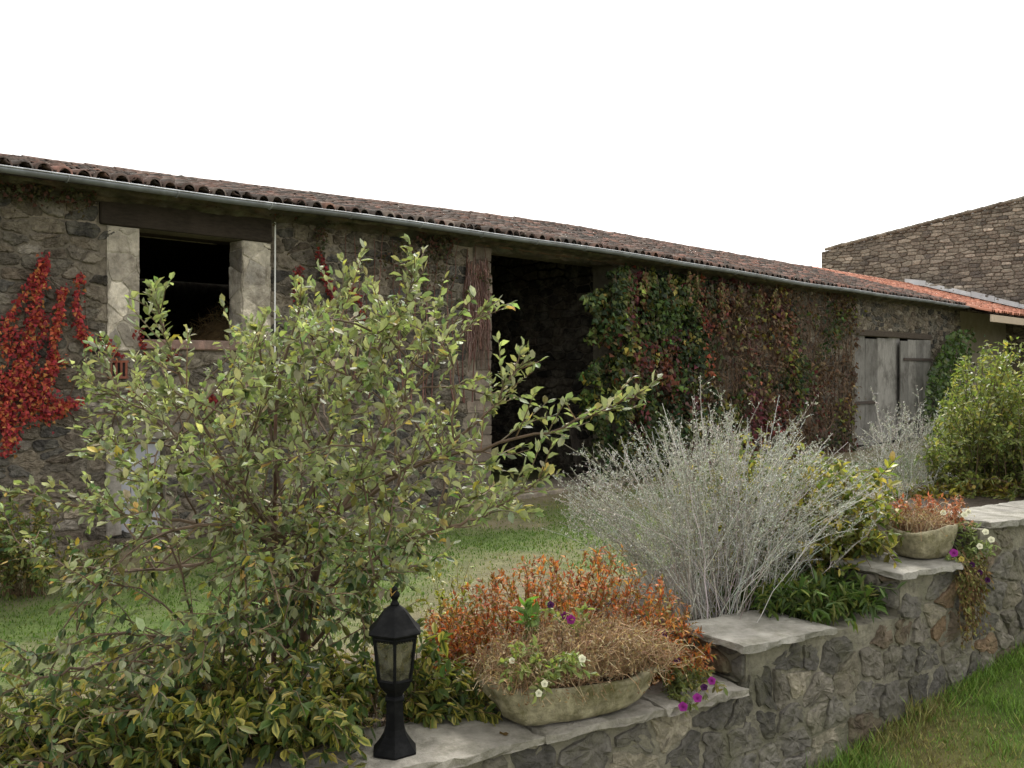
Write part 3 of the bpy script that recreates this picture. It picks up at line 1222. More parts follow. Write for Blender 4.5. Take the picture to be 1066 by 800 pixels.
LW = W0 - W1
mb = MB()


def gadj(p):
    c = p.mean(0)
    if c[1] - .3 > gz(W1 + c[0]):
        return None
    p = p.copy()
    p[:, 1] = np.minimum(p[:, 1], gz(W1 + p[:, 0]) + .3)
    if p.mean(0)[1] < 2.2:
        return None
    return p


HS = [[.19, .165, .135], [.24, .21, .17], [.13, .115, .10], [.29, .255, .21], [.16, .135, .11]]
rubble(mb, B(SG, W1, -.3), BN, UP, -BU, LW, 7.6, .30, .105, HS, [3, 3, 2, 1.5, 2], .04, .012, .10, gadj, 21, .20)
mbf = mb
hw = MB()
ws = np.linspace(W1, W0, 16)
for a_, b_ in zip(ws[:-1], ws[1:]):
    hw.add([B(SG, a_, -.3), B(SG, b_, -.3), B(SG, b_, float(gz(b_))), B(SG, a_, float(gz(a_)))], np.array([[0, 1, 2, 3]]), (.16, .135, .105))
hw.add([B(SG, W0, -.3), B(SG + 9, W0, -.3), B(SG + 9, W0, float(gz(W0))), B(SG, W0, float(gz(W0)))], np.array([[0, 1, 2, 3]]), (.2, .17, .13))
hw.add([B(SG, W1, -.3), B(SG + 9, W1, -.3), B(SG + 9, W1, float(gz(W1))), B(SG, W1, float(gz(W1)))], np.array([[0, 1, 2, 3]]), (.2, .17, .13))
hwall = hw.build('wall', M['mortar'], house)
mbf.build('rubble_facing', M['stone'], hwall)
mb = MB()
for wa, wb in ((WA, W0), (W1, WA)):
    mb.add([B(SG + .1, wa, float(gz(wa)) + .01), B(SG + 9.2, wa, float(gz(wa)) + .01), B(SG + 9.2, wb, float(gz(wb)) + .01), B(SG + .1, wb, float(gz(wb)) + .01)], np.array([[0, 1, 2, 3]]), (.2, .12, .09))
w = W1 + .1
while w < W0 - .35:   # rough verge of tiles and stones on the gable
    L = random.uniform(.24, .36)
    z0, z1 = float(gz(w)), float(gz(w + L))
    tube(mb, [B(SG - .05 + random.uniform(-.02, .02), w, z0 + .05 + random.uniform(-.015, .03)), B(SG - .04, w + L + .05, z1 + .045)], [.06, .05], 6, np.array([.21, .185, .15]) * random.uniform(.6, 1.4))
    tube(mb, [B(SG + .14, w, z0 + .09), B(SG + .14, w + L + .05, z1 + .08)], [.07, .055], 6, np.array([.2, .17, .14]) * random.uniform(.6, 1.4))
    w += L
mb.build('roof', M['stone'], house)

# ------------------------------------------------------------------ garden wall
gw = thing('garden_wall', 'stepped rubble retaining wall of the flower bed with flat cap slabs', 'garden wall', G(1, 0, 0))


def top_at(t):
    for a_, b_, z in CAPS:
        if t < b_:
            return z
    return CAPS[-1][2]


core = MB()
for a_, b_, z in CAPS:
    gapf = .004
    box(core, G(a_ + gapf, 0, -.8), GU * (b_ - a_ - 2 * gapf), GN * .27, UP * (z - .026 + .8), (.275, .255, .20))
wb_ = core.build('wall_core', M['gmortar'], gw)
GT0 = -1.6


def gwadj(p):
    c = p.mean(0)
    t = c[0] + GT0
    if c[1] - .5 > top_at(t) - .05:
        return None
    p = p.copy()
    tops = np.array([top_at(x + GT0) for x in p[:, 0]])
    p[:, 1] = np.minimum(p[:, 1], tops - .028 + .5)
    if np.ptp(p[:, 1]) < .03:
        return None
    return p


GS = [[.17, .158, .138], [.215, .195, .162], [.125, .117, .106], [.235, .165, .105], [.28, .25, .195], [.19, .15, .11]]
mb = MB()
rubble(mb, G(GT0, 0, -.5), GU, UP, -GN, 9.5, 1.45, .118, .098, GS, [4, 3, 1.8, .8, 1.2, 1.2], .011, .007, .22, gwadj, 14, .5, .09, (.03, .13), .013)
for (a_, z0, z1) in ((1.24, .50, .64), (2.06, .64, .79), (2.58, .79, .93)):
    rubble(mb, G(a_, .27, z0), -GN, UP, -GU, .27, z1 - z0 - .026, .13, .1, np.array(GS) * .85, [3, 2, 2, 1, 1, 1], .015, .008, .05, None, int(a_ * 10))
mb.build('rubble_facing', M['gstone'], wb_)


def slab(t0, t1, z, q0=-.035, q1=.30, th=.024, col=(.38, .345, .28), seed=0):
    rd = np.random.default_rng(seed)
    per = []
    for (a_, b_) in (((t0, q0), (t1, q0)), ((t1, q0), (t1, q1)), ((t1, q1), (t0, q1)), ((t0, q1), (t0, q0))):
        n_ = max(4, int(np.hypot(b_[0] - a_[0], b_[1] - a_[1]) / .035))
        for k in range(n_):
            f_ = k / n_
            p_ = np.array([a_[0] + (b_[0] - a_[0]) * f_, a_[1] + (b_[1] - a_[1]) * f_])
            p_ += (fbm(p_[0] + seed * 3.7, p_[1] + seed, .15) - .5) * .042 + rd.normal(0, .0055, 2)
            per.append(p_)
    per = np.array(per)
    c = per.mean(0)
    n_ = len(per)
    V = []
    for k, (sc_, dz) in enumerate(((.985, -th), (1.0, -th * .8), (.996, -th * .12), (.988, 0), (.8, .003), (.4, .002))):
        pp = c + (per - c) * sc_ + (rd.normal(0, .005, per.shape) if k < 2 else 0)
        wv = (fbm(pp[:, 0] + seed * 1.3, pp[:, 1], .12) - .5) * .012 * (k > 1)
        lr = rd.normal(0, .0028, n_) if k in (1, 2) else 0
        V.append(np.array([G(a_ + 0, b_, z + dz + w_ + l_) for (a_, b_), w_, l_ in zip(pp, wv, np.broadcast_to(lr, n_))]))
    V.append(G(c[0], c[1], z + .002)[None])
    a_ = np.arange(n_)
    b_ = (a_ + 1) % n_
    f = [np.concatenate([np.stack([a_ + k * n_, b_ + k * n_, b_ + (k + 1) * n_, a_ + (k + 1) * n_], 1) for k in range(5)]),
         np.stack([a_ + 5 * n_, b_ + 5 * n_, np.full(n_, 6 * n_)], 1)]
    mb = MB()
    mb.add(np.concatenate(V), f, np.array(col) * rd.uniform(.85, 1.12))
    mb.add(V[0][::-1], np.array([list(range(n_))]), col)
    return mb.build('cap_slab', M['slab'], gw)


for k, (a_, b_, z) in enumerate([(-3.2, -2.4, .5), (-2.39, -1.6, .5), (-1.59, -.9, .5), (-.89, -.30, .5), (-.293, .40, .5), (.407, .86, .5), (.867, 1.225, .5),
                                 (1.205, 1.66, .64), (2.03, 2.47, .79), (2.62, 3.15, .93), (3.157, 3.8, .93), (3.807, 4.5, .93), (4.507, 5.3, .93)]):
    slab(a_, b_, z, seed=k + 2, col=(.31, .29, .25) if z < .6 else (.34, .325, .285))

# ------------------------------------------------------------------ lantern
LP = G(-.262 + .13, .14, .505)
LP = at(411, 790, 2.655)
LP[2] = .503
lamp = thing('garden_lantern', 'small black six sided pedestal lantern standing on the lowest cap slab', 'lantern', LP)
view = norm(np.array([-LP[0], -LP[1], 0]))
VX = np.array([-view[1], view[0], 0])


def hexring(r, z, n=6):
    a = np.arange(n) * 2 * np.pi / n
    return LP + r * (np.cos(a)[:, None] * view + np.sin(a)[:, None] * VX) + np.array([0, 0, z])


def hexlathe(mb, prof, n=6, col=(.0045, .0048, .0055), cap=True):
    K = len(prof)
    V = np.concatenate([hexring(r, z, n) for r, z in prof])
    i = np.arange(n)
    j = (i + 1) % n
    f = [np.concatenate([np.stack([i + k * n, j + k * n, j + (k + 1) * n, i + (k + 1) * n], 1) for k in range(K - 1)])]
    if cap:
        f.append(np.array([list(range(n))[::-1], list(range((K - 1) * n, K * n))]))
    mb.add(V, f, col)


mb = MB()
hexlathe(mb, [(.066, 0), (.067, .006), (.062, .012), (.055, .020), (.046, .032), (.036, .048), (.030, .066), (.0275, .09), (.0265, .13), (.026, .142)])
mb.build('base', M['black_iron'], lamp)
mb = MB()
hexlathe(mb, [(.029, .1425), (.030, .148), (.028, .152), (.023, .156), (.026, .164), (.036, .174), (.045, .184), (.0495, .194), (.050, .198)])
mb.build('bowl', M['black_iron'], lamp)
mb = MB()
z0, z1, r0, r1 = .1985, .332, .049, .066
for k in range(6):
    a = hexring(r0, z0)[k]
    b = hexring(r1, z1)[k]
    tube(mb, [a, b], .0048, 6, (.0045, .0048, .0055))
for (r, z) in ((r0, z0 + .004), (r1, z1 - .004), (r1 - .0015, z1 - .012)):
    h = hexring(r, z)
    for k in range(6):
        tube(mb, [h[k], h[(k + 1) % 6]], .0045, 6, (.0045, .0048, .0055))
for k in range(6):   # scalloped edge under the eave
    h = hexring(r1 - .003, z1 - .018)
    for t in np.linspace(.1, .9, 7):
        p = h[k] * (1 - t) + h[(k + 1) % 6] * t
        tube(mb, [p + UP * .006, p - UP * .002], .0032, 5, (.0045, .0048, .0055))
mb.build('cage', M['black_iron'], lamp)
for k in range(6):
    a, b = hexring(r0 - .002, z0 + .006), hexring(r1 - .002, z1 - .006)
    j = (k + 1) % 6
    m2 = MB()
    e = .06
    q = [a[k] * (1 - e) + a[j] * e, a[j] * (1 - e) + a[k] * e, b[j] * (1 - e) + b[k] * e, b[k] * (1 - e) + b[j] * e]
    nn = norm(np.cross(q[1] - q[0], q[3] - q[0])) * .002
    q = np.array(q)
    m2.add(np.concatenate([q, q - nn]), BOXF, (1, 1, 1))
    m2.build('glass_pane', M['glass'], lamp)
mb = MB()
hexlathe(mb, [(.070, .3285), (.080, .331), (.0815, .335), (.078, .339), (.068, .348), (.058, .359), (.049, .371), (.040, .383), (.030, .393), (.020, .400), (.014, .404)])
mb.build('lid', M['black_iron'], lamp)
mb = MB()
hexlathe(mb, [(.011, .403), (.013, .407), (.010, .412), (.0075, .418), (.009, .422), (.0135, .428), (.0145, .434), (.0115, .440), (.007, .443), (.0085, .447), (.0075, .452), (.002, .457)], 12)
mb.build('finial', M['black_iron'], lamp, smooth=True)
mb = MB()
hexlathe(mb, [(.013, .199), (.013, .225)], 12, (.05, .05, .05))
hexlathe(mb, [(.011, .226), (.018, .240), (.021, .256), (.019, .272), (.011, .284), (.002, .288)], 12, (.6, .6, .56))
mb.build('bulb', M['plaster'], lamp, smooth=True)

# ------------------------------------------------------------------ stone troughs
def trough(name, label, t, q, z, L, Wd, H, seed, yaw=0., round_=.5):
    ex = GU * math.cos(yaw) + GN * math.sin(yaw)
    ey = -GU * math.sin(yaw) + GN * math.cos(yaw)
    O = G(t, q, z)
    o = thing(name, label, 'stone trough', O)
    n_ = 56
    a_ = np.linspace(0, 2 * np.pi, n_ + 1)[:-1]
    ca, sa = np.cos(a_), np.sin(a_)
    e = .55
    shp = np.stack([np.sign(ca) * np.abs(ca) ** e, np.sign(sa) * np.abs(sa) ** e], 1)
    prof = [(.70, 0), (.76, .006), (.83, .16 * H), (.91, .42 * H), (.97, .70 * H), (1.0, .88 * H), (.995, .95 * H), (.96, 1.0 * H), (.90, 1.0 * H), (.86, .97 * H), (.82, .80 * H)]
    mb = MB()
    V = []
    for k, (r_, z_) in enumerate(prof):
        p_ = shp * np.array([L / 2, Wd / 2]) * r_
        nz = (fbm(p_[:, 0] * 1 + seed * 5, p_[:, 1] + z_ * 2, .07) - .5)
        p_ = p_ * (1 + nz[:, None] * .26 + rng.normal(0, .009, (n_, 1)))
        zz = z_ + nz * .03 * (k > 1) + (.012 * np.sin(a_ * 2 + seed)) * (k > 4)
        V.append(O + p_[:, :1] * ex + p_[:, 1:] * ey + np.maximum(zz, 0)[:, None] * UP)
    i = np.arange(len(prof) * n_).reshape(len(prof), n_)
    f = np.stack([i[:-1], np.roll(i, -1, 1)[:-1], np.roll(i, -1, 1)[1:], i[1:]], -1).reshape(-1, 4)
    mb.add(np.concatenate(V), f, (.36, .325, .22))
    mb.add(V[0], np.array([list(range(n_))[::-1]]), (.3, .28, .22))
    mb.build('basin', M['trough'], o, smooth=True)
    mb = MB()
    mb.add(np.concatenate([V[-1] + UP * .0, (O + UP * H * .86)[None]]), np.stack([np.arange(n_), (np.arange(n_) + 1) % n_, np.full(n_, n_)], 1), (.06, .045, .03))
    mb.build('soil', M['soil'], o)
    return O, ex, ey


TR1 = trough('stone_trough', 'mossy carved stone trough beside the black lantern on the lowest slab', .585, .10, .508, .56, .25, .118, 1, -.06)
TR2 = trough('stone_trough', 'half round stone trough on the higher slab under the orange sedum', 2.40, .14, .797, .26, .21, .115, 4, 0)

# ------------------------------------------------------------------ plants
def arcs(base, tip, sag, n=7):
    """curves from base to tip (arrays N,3), bulging upwards by sag"""
    u = np.linspace(0, 1, n)[None, :, None]
    P = base[:, None] * (1 - u) + tip[:, None] * u
    P[..., 2] += (4 * u * (1 - u))[..., 0] * np.asarray(sag)[:, None]
    return P


def rods(mb, P, r0, r1, col):
    """polylines (N,K,3) as thin rods"""
    N, K = P.shape[:2]
    r0 = np.broadcast_to(np.asarray(r0, float), (N,))
    r1 = np.broadcast_to(np.asarray(r1, float), (N,))
    for k in range(K - 1):
        fa, fb = k / (K - 1), (k + 1) / (K - 1)
        prisms(mb, P[:, k], P[:, k + 1], r0 * (1 - fa) + r1 * fa, r0 * (1 - fb) + r1 * fb, col)


# --- the large silvery shrub
gz0 = float(yard_z(*at(295, 716, 3.2)[:2]))
b0 = at(295, 716, 3.2)
b0[2] = gz0 - .03
shrub = thing('silverberry_shrub', 'large loose shrub of dusty olive silver backed leaves behind the lantern', 'shrub', b0)
stem = MB()
fork = at(302, 566, 3.18)
trunk = spline([b0, at(301, 660, 3.2), at(304, 610, 3.2), fork], 12)
tube(stem, trunk, np.linspace(.030, .019, 12), 9, (.085, .055, .040))
t2 = spline([b0 + [.03, .02, 0], at(318, 650, 3.15), at(330, 590, 3.12), at(352, 535, 3.1)], 10)
tube(stem, t2, np.linspace(.020, .011, 10), 8, (.09, .06, .045))
t3 = spline([b0 + [-.03, 0, 0], at(285, 640, 3.25), at(286, 540, 3.25), at(287, 430, 3.25)], 10)
tube(stem, t3, np.linspace(.010, .006, 10), 7, (.10, .055, .038))
stem.build('trunk', M['bark'], shrub, smooth=True)
main = [
    [fork, at(335, 480, 3.1), at(385, 380, 3.0), at(420, 322, 2.95), at(431, 282, 2.93)],
    [fork, at(285, 480, 3.25), at(276, 400, 3.25), at(268, 345, 3.2)],
    [fork, at(240, 490, 3.1), at(190, 400, 3.0), at(172, 345, 2.95), at(158, 312, 2.95)],
    [t2[-1], at(420, 490, 3.0), at(520, 462, 2.9), at(600, 440, 2.85), at(662, 414, 2.8)],
    [t2[-1], at(400, 450, 3.1), at(455, 380, 3.1), at(503, 322, 3.1)],
    [fork, at(240, 545, 3.0), at(150, 560, 2.9), at(85, 605, 2.8)],
    [fork, at(230, 500, 3.2), at(155, 430, 3.2), at(92, 400, 3.2)],
    [fork, at(200, 545, 3.1), at(100, 530, 3.1), at(20, 515, 3.1)],
    [trunk[3], at(200, 668, 3.0), at(110, 660, 2.8), at(25, 690, 2.7)],
    [trunk[2], at(220, 700, 2.8), at(130, 730, 2.65), at(60, 775, 2.6)],
    [t2[3], at(390, 600, 3.1), at(440, 560, 3.1), at(492, 520, 3.1)],
    [t2[-1], at(440, 480, 2.9), at(510, 430, 2.85), at(540, 374, 2.85)],
    [t2[-1], at(400, 440, 3.3), at(435, 370, 3.4), at(455, 320, 3.4)],
    [fork, at(325, 440, 3.3), at(345, 350, 3.3), at(360, 292, 3.3)],
    [t3[-1], at(300, 370, 3.2), at(312, 318, 3.2)],
    [fork, at(210, 470, 3.4), at(130, 420, 3.5), at(110, 360, 3.6)],
    [t2[4], at(430, 560, 2.8), at(500, 540, 2.75), at(560, 500, 2.75)],
    [fork, at(180, 590, 3.4), at(70, 590, 3.6), at(10, 560, 3.7)],
    [trunk[4], at(240, 660, 2.7), at(190, 690, 2.5), at(150, 740, 2.42)],
    [trunk[1], at(200, 715, 2.75), at(100, 740, 2.6), at(15, 760, 2.5)],
    [trunk[1], at(180, 740, 2.7), at(90, 780, 2.5), at(30, 810, 2.45)],
    [trunk[2], at(150, 690, 2.9), at(60, 700, 2.7), at(-20, 735, 2.65)],
    [t2[2], at(360, 640, 2.9), at(395, 600, 2.8), at(440, 590, 2.8)],
]
tw = random.Random(11)
skel = np.concatenate([spline(p_, 14)[3:] for p_ in main] + [trunk[4:], t2[4:]])
for k in range(132):
    px = tw.triangular(55, 530, 330)
    top = np.interp(px, [50, 110, 160, 200, 280, 350, 430, 500, 540], [470, 400, 360, 395, 360, 330, 320, 375, 440])
    py = top + (600 - top) * tw.random() ** 1.25 if tw.random() < .8 else tw.uniform(640, 780)
    if py > 610:
        px = tw.uniform(20, 330)
    if k % 6 == 0:   # sprays hanging before the trunk
        px, py = tw.uniform(190, 440), tw.uniform(590, 720)
    if px > 400:
        py = min(py, 570)
    dd = tw.uniform(2.55, 3.9) if k % 6 else tw.uniform(2.65, 3.05)
    e_ = at(px, py, dd)
    v_ = skel - e_
    de = np.linalg.norm(v_, axis=1)
    ok = (np.linalg.norm(skel - fork, axis=1) < np.linalg.norm(e_ - fork) - .08) & (skel[:, 2] < e_[2] + .25)
    st = skel[np.argmin(np.where(ok, np.abs(de - tw.uniform(.25, .5)), 9))]
    mdl = (st + e_) / 2 + np.array([tw.uniform(-.08, .08), tw.uniform(-.08, .08), tw.uniform(.02, .14)])
    main.append([st, mdl, e_])
bm_ = MB()
print('branches', len(main))
twA, twD, twL = [], [], []
lp, ld, lu = [], [], []
mid_c = at(300, 560, 3.2)
for k, pts in enumerate(main):
    L = sum(np.linalg.norm(np.subtract(a, b)) for a, b in zip(pts[:-1], pts[1:]))
    n_ = max(8, int(L / .05))
    C = spline(pts, n_)
    C += rng.normal(0, .004, C.shape)
    r0_ = .0075 if k < 23 else .0036
    tube(bm_, C, np.linspace(r0_, .0022, n_), 5, np.array([.115, .08, .055]) * tw.uniform(.8, 1.25), False)
    T = norm(np.gradient(C, axis=0))
    i0 = int(n_ * .28)
    for i in range(i0, n_):
        f_ = i / n_
        for rep in range(2 if f_ > .4 else 1):
            if tw.random() < .66:
                d = norm(T[i] * tw.uniform(.3, 1.) + rdir(1)[0] * .9 + norm(C[i] - mid_c) * .45 + np.array([0, 0, .25]))
                twA.append(C[i])
                twD.append(d)
                twL.append(tw.uniform(.07, .24) * (1.15 - .55 * f_))
    # leaves on the leading shoot itself
    for i in range(int(n_ * .6), n_):
        for s_ in range(4):
            lp.append(C[i] + T[i] * tw.uniform(0, .04))
            d = norm(T[i] * .8 + rdir(1)[0] * .85)
            ld.append(d)
            lu.append(norm(T[i] + rdir(1)[0] * .5 + [0, 0, .5]))
    for s_ in range(9):   # rosette at the tip
        lp.append(C[-1])
        ld.append(norm(T[-1] * 1.1 + rdir(1)[0] * .8))
        lu.append(norm(-T[-1] + [0, 0, .8] + rdir(1)[0] * .4))
A = np.array(twA)
D = np.array(twD)
L = np.array(twL)
Pt = arcs(A, A + D * L[:, None], L * rng.uniform(-.1, .12, len(L)), 5)
rods(bm_, Pt, .0026, .0013, pick([[.14, .095, .06], [.17, .135, .09]], len(A)))
bm_.build('branches', M['twig'], shrub)
for k in range(len(A)):
    m = max(4, int(L[k] / .0150))
    for u in 1 - .8 * np.linspace(0, 1, m) ** 1.25:
        i = min(3, int(u * 4))
        p = Pt[k, i] * (1 - (u * 4 - i)) + Pt[k, i + 1] * (u * 4 - i)
        lp.append(p)
        ld.append(norm(D[k] * .75 + rdir(1)[0] * .85 + [0, 0, .12]))
        lu.append(norm(rdir(1)[0] * .55 + [0, 0, .9] - D[k] * .2))
lp, ld, lu = map(np.array, (lp, ld, lu))
# the lower leaves hang
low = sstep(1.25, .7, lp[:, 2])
ld = norm(ld + np.stack([0 * low, 0 * low, -.9 * low], 1))
n = len(lp)
print('shrub leaves', n)
lc = pick([[.185, .215, .09], [.24, .265, .135], [.13, .165, .07], [.34, .35, .235], [.23, .23, .08]], n, .26, [4, 3, 2.4, 1.2, 1])
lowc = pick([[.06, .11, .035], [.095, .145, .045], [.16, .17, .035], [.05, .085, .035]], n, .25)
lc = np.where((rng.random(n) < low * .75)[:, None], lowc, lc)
ye = rng.random(n) < .025 + .08 * low
lc[ye] = pick([[.40, .32, .06], [.45, .30, .10], [.32, .30, .07]], ye.sum())
ll = rng.uniform(.020, .043, n)
mb = MB()
leaves(mb, lp, ld, lu, ll, ll * rng.uniform(.46, .60, n), lc)
mb.build('foliage', M['silverleaf'], shrub)


# --- generic helper for leafy clumps
def clump(name, label, cat, base, tips, stem_r, stem_col, leaf_n, leaf_len, wr, pal, mat, tpl=LEAF8, margin=None, sag=.1, start=.3, flop=.2, group=None, pw=None, spread=.9, foliage='foliage', stems='stems'):
    o = thing(name, label, cat, np.mean(base, 0), group)
    N = len(tips)
    P = arcs(base, tips, rng.normal(sag, .05, N) * np.linalg.norm(tips - base, axis=1), 7)
    P[:, 1:-1] += rng.normal(0, .008, P[:, 1:-1].shape)
    mb = MB()
    rods(mb, P, stem_r, stem_r * .45, pick(stem_col, N))
    mb.build(stems, M['twig'], o)
    u = start + (1 - start) * rng.random((N, leaf_n)) ** .8
    i = np.minimum((u * 6).astype(int), 5)
    fr = (u * 6 - i)[..., None]
    r = np.arange(N)[:, None]
    pos = P[r, i] * (1 - fr) + P[r, i + 1] * fr
    T = norm(P[r, i + 1] - P[r, i])
    n = N * leaf_n
    T = T.reshape(-1, 3)
    D = norm(T * .6 + rdir(n) * spread + np.array([0, 0, -flop]))
    U = norm(rdir(n) * .6 + np.array([0, 0, 1.]))
    Ln = rng.uniform(leaf_len[0], leaf_len[1], n)
    mb = MB()
    leaves(mb, pos.reshape(-1, 3), D, U, Ln, Ln * rng.uniform(wr * .85, wr * 1.15, n), pick(pal, n, .2, pw), tpl, None if margin is None else pick(margin, n, .15))
    mb.build(foliage, mat, o)
    return o, P


def on_bed(px, d):
    p = at(px, 0, d)
    p[2] = float(yard_z(p[0], p[1])) - .01
    return p


def rnd_tips(n, xs, ys, ds, topf=None):
    px = rng.uniform(*xs, n)
    d = rng.uniform(*ds, n)
    py = rng.uniform(0, 1, n)
    y0 = topf(px) if topf else np.full(n, ys[0])
    py = y0 + (ys[1] - y0) * py
    return np.stack([(px - CX) / F * d, d, EYE - (py - HY) / F * d], 1)


# --- variegated evergreen round the lantern foot
tips = np.concatenate([rnd_tips(210, (150, 392), (675, 788), (2.62, 3.0)), rnd_tips(130, (-60, 170), (715, 820), (2.45, 2.75)), rnd_tips(110, (140, 378), (728, 800), (2.36, 2.62)), rnd_tips(70, (432, 540), (690, 768), (2.84, 3.05)), rnd_tips(40, (395, 470), (650, 740), (2.85, 3.0))])
base = np.array([G(float(np.dot(t - A0, GU)) * .75 - .05, random.uniform(.30, .5), .48) for t in tips])
tips[:, 2] = np.maximum(tips[:, 2], .53)
clump('variegated_euonymus', 'low yellow edged dark green evergreen around the lantern foot', 'shrub', base, tips, .0022, [[.12, .09, .05]], 13, (.030, .055), .42,
      [[.05, .085, .025], [.08, .12, .03], [.19, .18, .045], [.035, .06, .02]], M['leaf'], LEAF8, [[.38, .33, .06], [.18, .20, .045], [.52, .44, .12], [.09, .13, .035], [.06, .10, .03]], .12, .3, .35)

# --- orange spiraea
topf = lambda px: np.interp(px, [440, 480, 540, 600, 640, 665, 690, 720, 745], [635, 610, 582, 575, 556, 582, 600, 632, 680])
tips = rnd_tips(560, (440, 742), (560, 715), (3.05, 3.65), topf)
base = np.stack([np.interp(tips[:, 0], [-.35, .7], [-.15, .5]) + rng.normal(0, .06, 560), np.full(560, 3.35) + rng.normal(0, .08, 560), np.zeros(560)], 1)
base[:, 2] = yard_z(base[:, 0], base[:, 1]) - .01
o, P = clump('spiraea_bush', 'fine leaved bush turned orange and rust above the mossy trough', 'shrub', base, tips, .0016, [[.16, .07, .035]], 46, (.014, .032), .34,
             [[.46, .16, .04], [.36, .09, .03], [.28, .13, .04], [.20, .18, .045], [.50, .28, .07], [.17, .09, .04]], M['redleaf'], LEAF4, None, .06, .25, .1, pw=[2.8, 1.8, 3, 3.6, 2, 2.2])

# --- yellowish young plant behind the lantern
tips = rnd_tips(22, (440, 498), (585, 640), (3.5, 3.7))
base = np.tile(on_bed(468, 3.6), (22, 1)) + rng.normal(0, .02, (22, 3)) * [1, 1, 0]
clump('yellow_potentilla', 'small yellow green bush showing between lantern and orange bush', 'shrub', base, tips, .0018, [[.2, .17, .07]], 22, (.018, .034), .4, [[.27, .27, .045], [.20, .23, .045], [.35, .31, .06]], M['leaf'], LEAF4, None, .05)


# --- dry tangle and petunias in the troughs
def dry_tangle(name, label, O, ex, ey, L, Wd, z, h, n, over, cat='dry plant'):
    o = thing(name, label, cat, O + UP * z)
    a = rng.uniform(-.5, .5, n) * L
    b = rng.uniform(-.45, .45, n) * Wd
    base = O + a[:, None] * ex + b[:, None] * ey + UP * z
    mound = 1 - (np.abs(a) / (L * .62)) ** 2
    tip = base + rng.normal(0, .05, (n, 1)) * ex + (rng.normal(0, .04, (n, 1)) - over * rng.random((n, 1))) * ey + (np.where(rng.random(n) < .12, -.25, rng.uniform(.2, 1.05, n)) * h * mound * rng.uniform(.7, 1.15, n))[:, None] * UP
    P = arcs(base, tip, rng.uniform(-.01, .06, n), 6)
    P[:, 1:-1] += rng.normal(0, .007, P[:, 1:-1].shape)
    mb = MB()
    rods(mb, P, .0011, .0007, pick([[.38, .26, .15], [.30, .19, .11], [.46, .36, .23], [.24, .15, .09]], n))
    mb.build('stems', M['drystem'], o)
    k = np.where(rng.random(n * 6) < .35, 0, rng.integers(2, 6, n * 6))
    i = rng.integers(0, n, n * 6)
    mb = MB()
    leaves(mb, P[i, k] + rng.normal(0, .004, (n * 6, 3)), rdir(n * 6), rdir(n * 6), rng.uniform(.007, .016, n * 6), .005, pick([[.36, .26, .15], [.28, .18, .10], [.22, .13, .08], [.42, .33, .22]], n * 6), LEAF4)
    mb.build('withered_leaves', M['dull'], o)
    return o


O, ex, ey = TR1
dry_tangle('withered_lobelia', 'mound of withered brown stems filling the mossy trough', O + ex * .03 + ey * .02, ex, ey, .57, .262, .112, .17, 3000, .05)
O2, ex2, ey2 = TR2
dry_tangle('withered_lobelia', 'thin tan stems dried up in the half round trough', O2, ex2, ey2, .20, .13, .095, .11, 300, .0)


def flower_tpl(pet=5):
    V = [[0, 0, -.35]]
    f = []
    for k in range(pet * 2):
        a = k * np.pi / pet
        r = .38 if k % 2 else .33
        V.append([r * math.cos(a), r * math.sin(a), 0])
    for k in range(pet * 2):
        a = k * np.pi / pet
        r = 1.0 if k % 2 == 0 else .84
        V.append([r * math.cos(a), r * math.sin(a), .12 if k % 2 == 0 else .2])
    n_ = pet * 2
    for k in range(n_):
        j = (k + 1) % n_
        f.append([0, 1 + k, 1 + j])
        f.append([1 + k, 1 + n_ + k, 1 + n_ + j, 1 + j])
    return np.array(V), f


FV, FF = flower_tpl()


def flower(parent, p, d, r, col, mat='petal'):
    d = norm(d)
    x = norm(np.cross(d, [.3, .5, .8]))
    y = np.cross(d, x)
    V = p + r * (FV[:, :1] * x + FV[:, 1:2] * y + FV[:, 2:] * d)
    c = np.tile(np.array(col), (len(V), 1))
    c[0] *= .4
    c[1:11] *= .75
    mb = MB()
    mb.add(V, FF, c)
    return mb.build('flower', M[mat], parent)


def petunia(name, label, stems_px, leafpal, flowers, d, base, leaf=(.018, .032)):
    tips = np.array([at(px + random.gauss(0, 4), py + random.gauss(0, 4), d + dd) for px, py, dd in stems_px for _ in range(3)])
    b = np.tile(base, (len(tips), 1)) + rng.normal(0, .012, (len(tips), 3))
    o, P = clump(name, label, 'flowering plant', b, tips, .0016, [[.16, .19, .08]], 13, leaf, .45, leafpal, M['leaf'], LEAF8, None, .12, .2, .1)
    for (px, py, dd, r, col) in flowers:
        p = at(px, py, d + dd)
        flower(o, p, norm(-p + np.array([0, 0, EYE + .6]) + rng.normal(0, .5, 3)), r, col)
    return o


